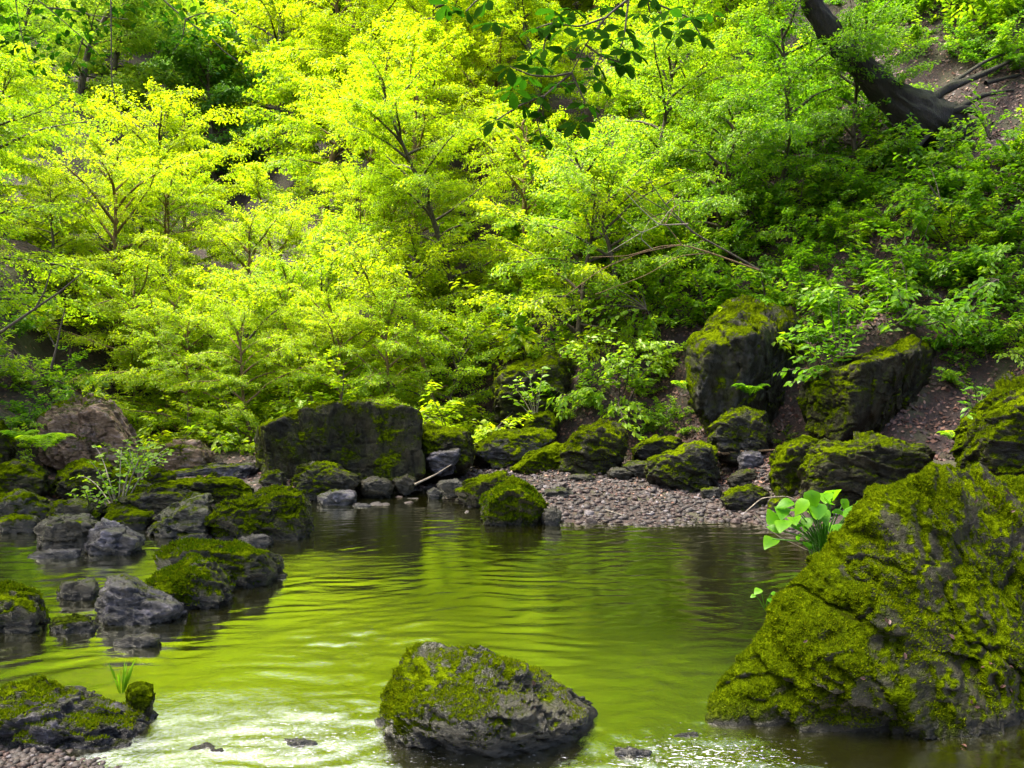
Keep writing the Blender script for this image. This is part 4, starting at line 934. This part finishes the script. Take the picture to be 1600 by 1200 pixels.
# big-leaved plant behind the huge boulder
base = P(1288, 868, 5.05)
tips = [(1213,805,.20),(1207,842,.17),(1235,785,.15),(1268,772,.17),(1302,768,.18),(1326,800,.20),(1250,798,.14),(1285,800,.15),(1262,812,.13),(1310,822,.14),(1235,822,.12),(1275,838,.12),(1340,790,.12),(1225,815,.16),(1295,785,.13),(1250,835,.10),(1265,855,.10),(1310,845,.10),(1222,795,.17),(1258,785,.16),(1288,772,.16),(1318,785,.17),(1240,808,.15),(1278,790,.16),(1305,800,.15),(1332,815,.13),(1218,828,.13),(1252,820,.13),(1290,820,.13),(1270,800,.14),(1345,803,.11)]
e = link('broadleaf_plant', None, None, base, 'plant with big round bright green leaves behind the huge boulder', 'plant'); wood = Build(); r = np.random.default_rng(81)
for (tx, ty, s) in tips:
    c = P(tx, ty, 5.05 + r.normal() * .13) - base; mid = c * .5 + np.array([0, 0, .04])
    wood.add(*tube(np.array([[0, 0, -.25], mid * .6, mid, c]), .008, .004, 5))
    dr = np.array([c[0] + r.normal() * .1, -.15 + r.normal() * .25, -.12 + r.normal() * .15]); dr = unit(dr)
    put_leaf(e, LF_broad[int(s * 100) % 2], c - dr * s * .15, dr, np.array([r.normal() * .3, -.6 + r.normal() * .3, .85]), s * .8)
link('stems', wood.mesh('stems', M['leaf_green']), e)
# sprig growing on the boulder's left flank
base = P(1196, 948, 4.0); e = link('sprig', None, None, base, 'tiny two-leaved sprig on the left flank of the huge boulder', 'plant'); wood = Build()
for (tx, ty, s) in [(1188,920,.05),(1205,926,.04),(1180,930,.03),(1200,935,.04)]:
    c = P(tx, ty, 4.0) - base; wood.add(*tube(np.array([[0, 0, -.02], c * .6, c]), .003, .002, 4)); put_leaf(e, LF_broad[0], c, np.array([c[0], -.02, -.01]), np.array([0, -.5, 1]), s)
link('stems', wood.mesh('stems', M['leaf_green']), e)

# leafy shrubs whose leaves show singly
def spray_shrub(label, base_px, d, sprays, seed, lf, s0, s1, name='shrub', nleaf=13, matw='bark'):
    base = P(base_px[0], base_px[1], d); e = link(name, None, None, base, label, 'shrub'); wood = Build(); r = np.random.default_rng(seed)
    for (tx, ty) in sprays:
        c = P(tx, ty, d + r.normal() * .25) - base; L_ = np.linalg.norm(c)
        m = c * .55 + np.array([0, 0, .18 * L_]); t_ = np.linspace(0, 1, 9)[:, None]
        q = (1 - t_) ** 2 * np.array([0, 0, -.15]) + 2 * t_ * (1 - t_) * m + t_ ** 2 * c
        wood.add(*tube(q, .009, .003, 5))
        for j in range(nleaf):
            s = .35 + .65 * (j + r.random()) / nleaf; k = s * 8; i = min(int(k), 7); p = q[i] + (q[i + 1] - q[i]) * (k - i); ax = unit(q[i + 1] - q[i])
            sd = unit(np.cross(ax, (0, 0, 1))) * (1 if j % 2 else -1)
            dr = ax * .6 + sd * r.uniform(.5, 1) + np.array([0, 0, -.15 + r.normal() * .15])
            put_leaf(e, lf[j % 2], p + r.normal(size=3) * .02, dr, np.array([r.normal() * .3, -.35 + r.normal() * .25, 1]), r.uniform(s0, s1))
    link('stems', wood.mesh('stems', M[matw]), e)
spray_shrub('leafy shrub spilling over the left end of the wedge boulder', (1312, 575), 10.6,
    [(1225,520),(1240,560),(1212,585),(1235,600),(1260,540),(1270,505),(1295,470),(1310,455),(1330,480),(1355,500),(1345,520),(1325,540),(1295,545),(1270,575),(1250,590),(1365,470),(1290,510),(1315,510)], 101, LF_shrub, .10, .16)
spray_shrub('sapling with fresh yellow-green leaves in front of the dark overhanging boulder', (838, 648), 13.0, [(795,600),(805,590),(825,580),(822,612),(840,600),(850,572),(790,620)], 102, LF_sap, .09, .15, 'sapling', 9, 'deadwood')
spray_shrub('twiggy shrub with separate bright leaves hanging over the dark hollow', (1010, 470), 13.4,
    [(900,475),(920,500),(945,470),(960,440),(985,430),(1000,445),(930,450),(890,500),(870,510),(910,530),(955,505),(985,500),(1000,540),(1020,520),(1035,550),(880,455),(905,440)], 103, LF_sap, .09, .14, 'shrub', 12)
spray_shrub('shrub trailing fresh leaves down the litter slope at the right edge', (1560, 420), 10.2, [(1480,480),(1490,505),(1510,470),(1525,450),(1500,520),(1540,470),(1560,455)], 104, LF_shrub, .08, .12)
spray_shrub('shrub below the leaning trunk with sprays pointing left', (1470, 300), 11.6, [(1400,240),(1385,330),(1420,270),(1395,300),(1430,340),(1450,260),(1410,380),(1440,390)], 105, LF_shrub, .09, .13)
spray_shrub('leafy shrub in front of the tree roots at the right edge', (1545, 200), 11.0, [(1510,150),(1520,130),(1540,160),(1560,140),(1575,175),(1530,180),(1515,170),(1590,215),(1580,240)], 106, LF_shrub, .08, .12)
spray_shrub('leafy sprig on the mossy boulder at the right edge', (1530, 640), 8.1, [(1505,610),(1520,600),(1512,630),(1535,615),(1508,650)], 107, LF_shrub, .07, .10, nleaf=6)
spray_shrub('sparse bush with thin stems in front of the left boulders', (185, 790), 8.6, [(120,745),(140,720),(150,700),(165,740),(190,700),(215,700),(235,690),(250,715),(260,700),(205,725),(175,760),(130,775)], 108, LF_sap, .05, .09, 'shrub', 13, 'deadwood')

# ferns
def fern(label, px, py, d, n, L_, seed, spread=(0, 6.28), mat='leaf_fresh'):
    r = np.random.default_rng(seed); base = P(px, py, d); e = link('fern', None, None, base, label, 'fern')
    for i in range(n):
        az = spread[0] + (spread[1] - spread[0]) * (i + r.random() * .6) / n; l = L_ * r.uniform(.75, 1.15); t_ = np.linspace(0, 1, 15)
        h = np.array([math.cos(az), math.sin(az), 0]); q = h * (t_ * l)[:, None] * .72 + np.array([0, 0, 1.0]) * (l * (1.35 * t_ - 1.0 * t_ ** 2))[:, None]
        sd = np.cross(h, (0, 0, 1)); V, Fc = [], []; v, f = tube(q, .004, .0015, 3); V.append(v); Fc.append(np.vstack([f[:, [0, 1, 2]], f[:, [0, 2, 3]]])); nn = len(v)
        for j in range(2, 15):
            for sg in (-1, 1):
                w = l * .30 * math.sin(math.pi * (t_[j] * .9 + .08)) ** .8 + .01
                pv, pf, _ = leaf_diamonds(q[j][None], (sd * sg + h * .5 + np.array([0, 0, -.15]))[None], np.array([[0, 0, 1.0]]), np.array([w]), np.array([w * .34]))
                V.append(pv); Fc.append(pf + nn); nn += 4
        V = np.vstack(V); link('frond', mesh_np('frond', V, np.vstack(Fc), M[mat], False, np.full(len(V), r.random())), e)
fern('fern growing from the sheer face of the tall cliff rock', 1172, 618, 10.95, 8, .34, 111, (2.4, 6.2), 'leaf_green')
fern('fern at the left edge below the dark bush', 30, 690, 10.2, 9, .32, 112, (0, 6.28), 'leaf_green')
fern('small fern left of the tall cliff rock', 1070, 610, 11.6, 6, .35, 113)
fern('fern on the left shoulder of the mossy boulder at right edge', 1492, 690, 8.2, 6, .25, 114)
fern('fern in the bushes between outcrop and sloped mossy boulder', 70, 705, 10.0, 8, .5, 115)
# grass tuft on the lower left rock
base = P(190, 1082, 3.5); r = np.random.default_rng(116); e = link('grass_tuft', None, None, base, 'small tuft of thin grass on the lower left rock', 'grass'); V, Fc = [], []
for i in range(28):
    az = r.uniform(0, 6.28); l = r.uniform(.06, .15); h = np.array([math.cos(az), math.sin(az), 0]); ln = r.uniform(.1, .55)
    V += [h * .012 + np.cross(h, (0, 0, 1)) * .0011, h * .012 - np.cross(h, (0, 0, 1)) * .0011, h * (l * ln * .5) + np.array([0, 0, l * .65]), h * (l * ln) + np.array([0, 0, l])]; k = i * 4; Fc += [(k, k + 1, k + 2), (k, k + 2, k + 3)]
link('blades', mesh_np('blades', np.array(V), np.array(Fc), M['leaf_green'], False, r.random(len(V))), e, kind='stuff')

# ------------------------------------------------------------------ leaning tree with exposed roots, top right
tb = T(1490, 205); d = float(tb[1]); print('leaning tree at', tb)
e = link('leaning_tree', None, None, tb, 'thick dark leaning trunk at the top right, rooted in the bank', 'tree')
def tpoly(pl, rad, sides=12, rough=0.0, seed=0, dz=0.0):
    w = np.array([P(q[0], q[1], q[2]) for q in pl]); n = 16 * (len(w) - 1) + 1; t_ = np.linspace(0, len(w) - 1, n); j = np.minimum(t_.astype(int), len(w) - 2); fr = (t_ - j)[:, None]
    q = w[j] * (1 - fr) + w[j + 1] * fr
    for _ in range(14): q[1:-1] = (q[:-2] + 2 * q[1:-1] + q[2:]) / 4
    rr = np.interp(t_, np.arange(len(rad)), rad)
    v, f = tube(q - tb, 0, 0, sides, rr)
    if rough:
        cen = np.repeat(q - tb, sides, 0); dr = v - cen
        ang = np.tile(np.arange(sides) / sides, n) * 6.283; along = np.repeat(t_, sides)
        rid = noise3(np.stack([np.cos(ang) * 4.5, np.sin(ang) * 4.5, along * 1.6], 1), seed + 2) + .6 * noise3(np.stack([np.cos(ang) * 10, np.sin(ang) * 10, along * 3.5], 1), seed + 4)
        v = cen + dr * (1 + rough * (1.1 * fbm(v * 1.8 + seed, 3, seed) + .9 * rid))[:, None]
    return v, f
def px2m(w): return w / F * d
trunk_pl = [(1130,-420,d-2.4),(1215,-200,d-1.8),(1255,-70,d-1.2),(1268,5,d-.9),(1300,58,d-.75),(1350,108,d-.6),(1392,150,d-.55),(1440,188,d-.45),(1490,235,d+.3)]
v, f = tpoly(trunk_pl, [px2m(w) for w in (10,12,14,15,16,18,23,38,50)], 48, .2, 3)
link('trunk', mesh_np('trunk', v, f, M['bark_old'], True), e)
for i, (pl, w0, w1) in enumerate([
        ([(1440,165,d-.3),(1480,138,d-.2),(1530,118,d),(1570,100,d+.1),(1630,62,d+.5)], 20, 9), ([(1450,160,d-.3),(1490,128,d-.1),(1540,95,d+.1),(1610,68,d+.5)], 13, 6),
        ([(1460,180,d-.4),(1510,168,d-.3),(1545,190,d-.2),(1575,205,d)], 17, 6), ([(1455,205,d-.4),(1425,240,d-.5),(1412,285,d-.5),(1430,320,d-.4)], 11, 4),
        ([(1475,215,d-.5),(1460,262,d-.5),(1440,290,d-.5),(1405,330,d-.4)], 10, 3), ([(1430,195,d-.4),(1405,220,d-.5),(1385,232,d-.4)], 9, 3), ([(1490,175,d-.3),(1530,150,d-.2),(1580,140,d),(1640,150,d+.4)], 14, 7),
        ([(1500,215,d-.4),(1520,260,d-.4),(1500,300,d-.3)], 8, 3), ([(1540,130,d),(1580,120,d+.1),(1640,105,d+.5)], 9, 6)]):
    pl = [(a_, b_, c_ - .35) for a_, b_, c_ in pl]; v, f = tpoly(pl, [px2m(a * .4) for a in np.linspace(w0, 1.5, len(pl))], 12, .3, 10 + i)
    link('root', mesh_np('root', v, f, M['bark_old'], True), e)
# its unseen crown, set above the frame to shade the pool and bank
cr = make_tree(421, 7.5, 5.2, 15000, .13, .15, (-.25, -.25), .03, .4)
top = P(1150, -400, d - 2.3) - tb
link('limbs', cr[0], e, top); c = link('crown', cr[1], e, top, kind='stuff'); set_mat(c, M['leaf_green'])
# unseen tall tree added outside the left edge, its crown shading the near pool
cr = make_tree(431, 15, 6.6, 25000, .13, .50, (.16, .0), .03, .4)
place_tree(cr, -9.2, 6.4, h1(-9.2, 6.4) - .1, 1.0, .6, 'leaf_green', 'tree', 'unseen tall tree added beyond the left edge, its crown shading the pool')

# dead branches, sticks
branch_thing('dead_branch', 'long thin dead branch slanting down the bank in the upper middle', 'branch', [[(1190,424),(1140,395),(1085,365),(1040,320),(1010,275)], [(1085,365),(1050,335),(980,292)], [(1040,320),(1062,300)]], 12.6, .02, mat='bark')
branch_thing('dead_branch', 'dead branch above the tall cliff rock with many fine twigs', 'branch', [[(1185,422),(1110,395),(1065,382),(1000,395),(940,420),(880,465)], [(1065,382),(1030,385),(980,400),(920,402)], [(1110,395),(1060,400),(1010,430),(930,460)], [(1065,382),(1040,350),(1010,330),(985,300)], [(1040,350),(1055,320),(1050,300)]], 12.5, .015, mat='bark_warm')
branch_thing('dead_branch', 'tangle of pale dead twigs in the middle of the right bank', 'branch', [[(1075,350),(1030,352),(1000,325),(975,298)], [(1030,352),(1000,365),(965,335)], [(1030,352),(1045,330),(1062,318),(1060,340)], [(1020,390),(1000,372),(1015,345)], [(1000,365),(975,380),(950,395)]], 12.3, .013, mat='deadwood')
branch_thing('stick', 'pale broken stick lying by the lilac stone', 'stick', [[(648,757),(680,742),(705,726)]], 10.2, .018, mat='deadwood')
branch_thing('log', 'thin fallen log in the litter below the lumpy rock', 'log', [[(1120,708),(1160,706),(1210,703)]], 10.4, .04, mat='bark_warm')
branch_thing('stick', 'curved stick lying at the waterline of the beach', 'stick', [[(945,797),(975,806),(1000,816)]], 8.5, .014, mat='deadwood')
branch_thing('stick', 'thin bent twig arching from the bank toward the big-leaved plant', 'stick', [[(1165,800),(1190,778),(1230,775),(1262,790)]], 7.6, .008, mat='deadwood')
branch_thing('stick', 'thin straight twig slanting into the pool beside the big-leaved plant', 'stick', [[(1178,804),(1215,838),(1280,868)]], 5.4, .005, mat='deadwood')
branch_thing('slender_sapling', 'slender bare-stemmed sapling standing behind the lower block', 'tree', [[(692,660,15),(672,612,15),(656,545,15),(640,470,15),(625,420,15)], [(672,612,15),(640,600,15),(615,595,15)], [(672,612,15),(700,602,15)]], 15, .055, mat='bark_warm')
spray_shrub('dry twiggy bush with few leaves right of the purplish outcrop', (215, 745), 10.6, [(180,700),(195,685),(215,680),(235,685),(250,695),(265,705),(240,710),(200,715),(225,700),(255,720)], 109, LF_sap, .06, .10, 'shrub', 9, 'deadwood')
spray_shrub('low leafy sprig between the left bank boulders', (145, 795), 8.3, [(110,770),(125,760),(140,765),(160,768),(170,780),(105,785)], 110, LF_sap, .05, .08, 'shrub', 8)
# single fallen leaves lying on the huge boulder and the near rocks
bpy.context.view_layer.update(); dg = bpy.context.evaluated_depsgraph_get(); r = np.random.default_rng(121)
LF_dry = leaf_mesh('fallen_leaf', .5, 'litter', .5, .1, .25)
for i, (px, py) in enumerate([(1470,938),(1385,972),(1390,978),(1412,1020),(1535,1045),(1545,1040),(1575,1042),(1520,1098),(1530,1104),(1565,1075),(1580,1085),(1478,900),(1540,785),(1550,775),(1565,790),(1525,780),(1580,800),(1510,1170),(1490,1000),(1260,1000),(835,1070),(755,1098),(838,1105),(1350,1060),(1440,840),(1595,785),(1575,770)]):
    dr = Vector(P(px, py, 1.0) - np.array([0, 0, CAM_H])).normalized()
    hit, loc, nm, _, ob, _ = sc.ray_cast(dg, Vector((0, 0, CAM_H)), dr)
    if not hit or loc.y > 6: continue
    nm = np.array(nm[:]); u_ = unit(np.cross(nm, r.normal(size=3))); s = r.uniform(.02, .035); y_ = np.cross(nm, u_)
    o = link('fallen_leaf', LF_dry, None, (0, 0, 0), 'small reddish brown fallen leaf lying on a foreground boulder', 'leaf', 'fallen leaves on the foreground boulders')
    l3 = np.array(loc[:]) + nm * .008
    o.matrix_world = Matrix([[u_[k] * s, y_[k] * s, nm[k] * s, l3[k]] for k in range(3)] + [[0, 0, 0, 1]])
tris = sum(len(m.polygons) * 2 for m in bpy.data.meshes if m.users); print('approx tris', tris)

# things that share a description are told apart by their order across the picture
same = {}
for o in sc.objects:
    if o.parent is None and o.get('label') and o.get('category') in ('tree', 'shrub'): same.setdefault(o['label'], []).append(o)
ORD = ['leftmost', 'second from left', 'third from left', 'fourth from left', 'fifth from left', 'sixth from left', 'seventh from left', 'eighth from left', 'ninth from left', 'tenth from left', 'eleventh from left', 'twelfth from left', 'thirteenth from left', 'fourteenth from left']
for lab, os_ in same.items():
    if 1 < len(os_) <= 14:
        os_.sort(key=lambda o: o.location.x / o.location.y)
        for i, o in enumerate(os_):
            w = 'rightmost' if i == len(os_) - 1 else ORD[i]
            if len(os_) == 2: w = ('left one', 'right one')[i]
            if len((lab + ' ' + w).replace('-', ' ').split()) <= 16: o['label'] = lab + ', ' + w
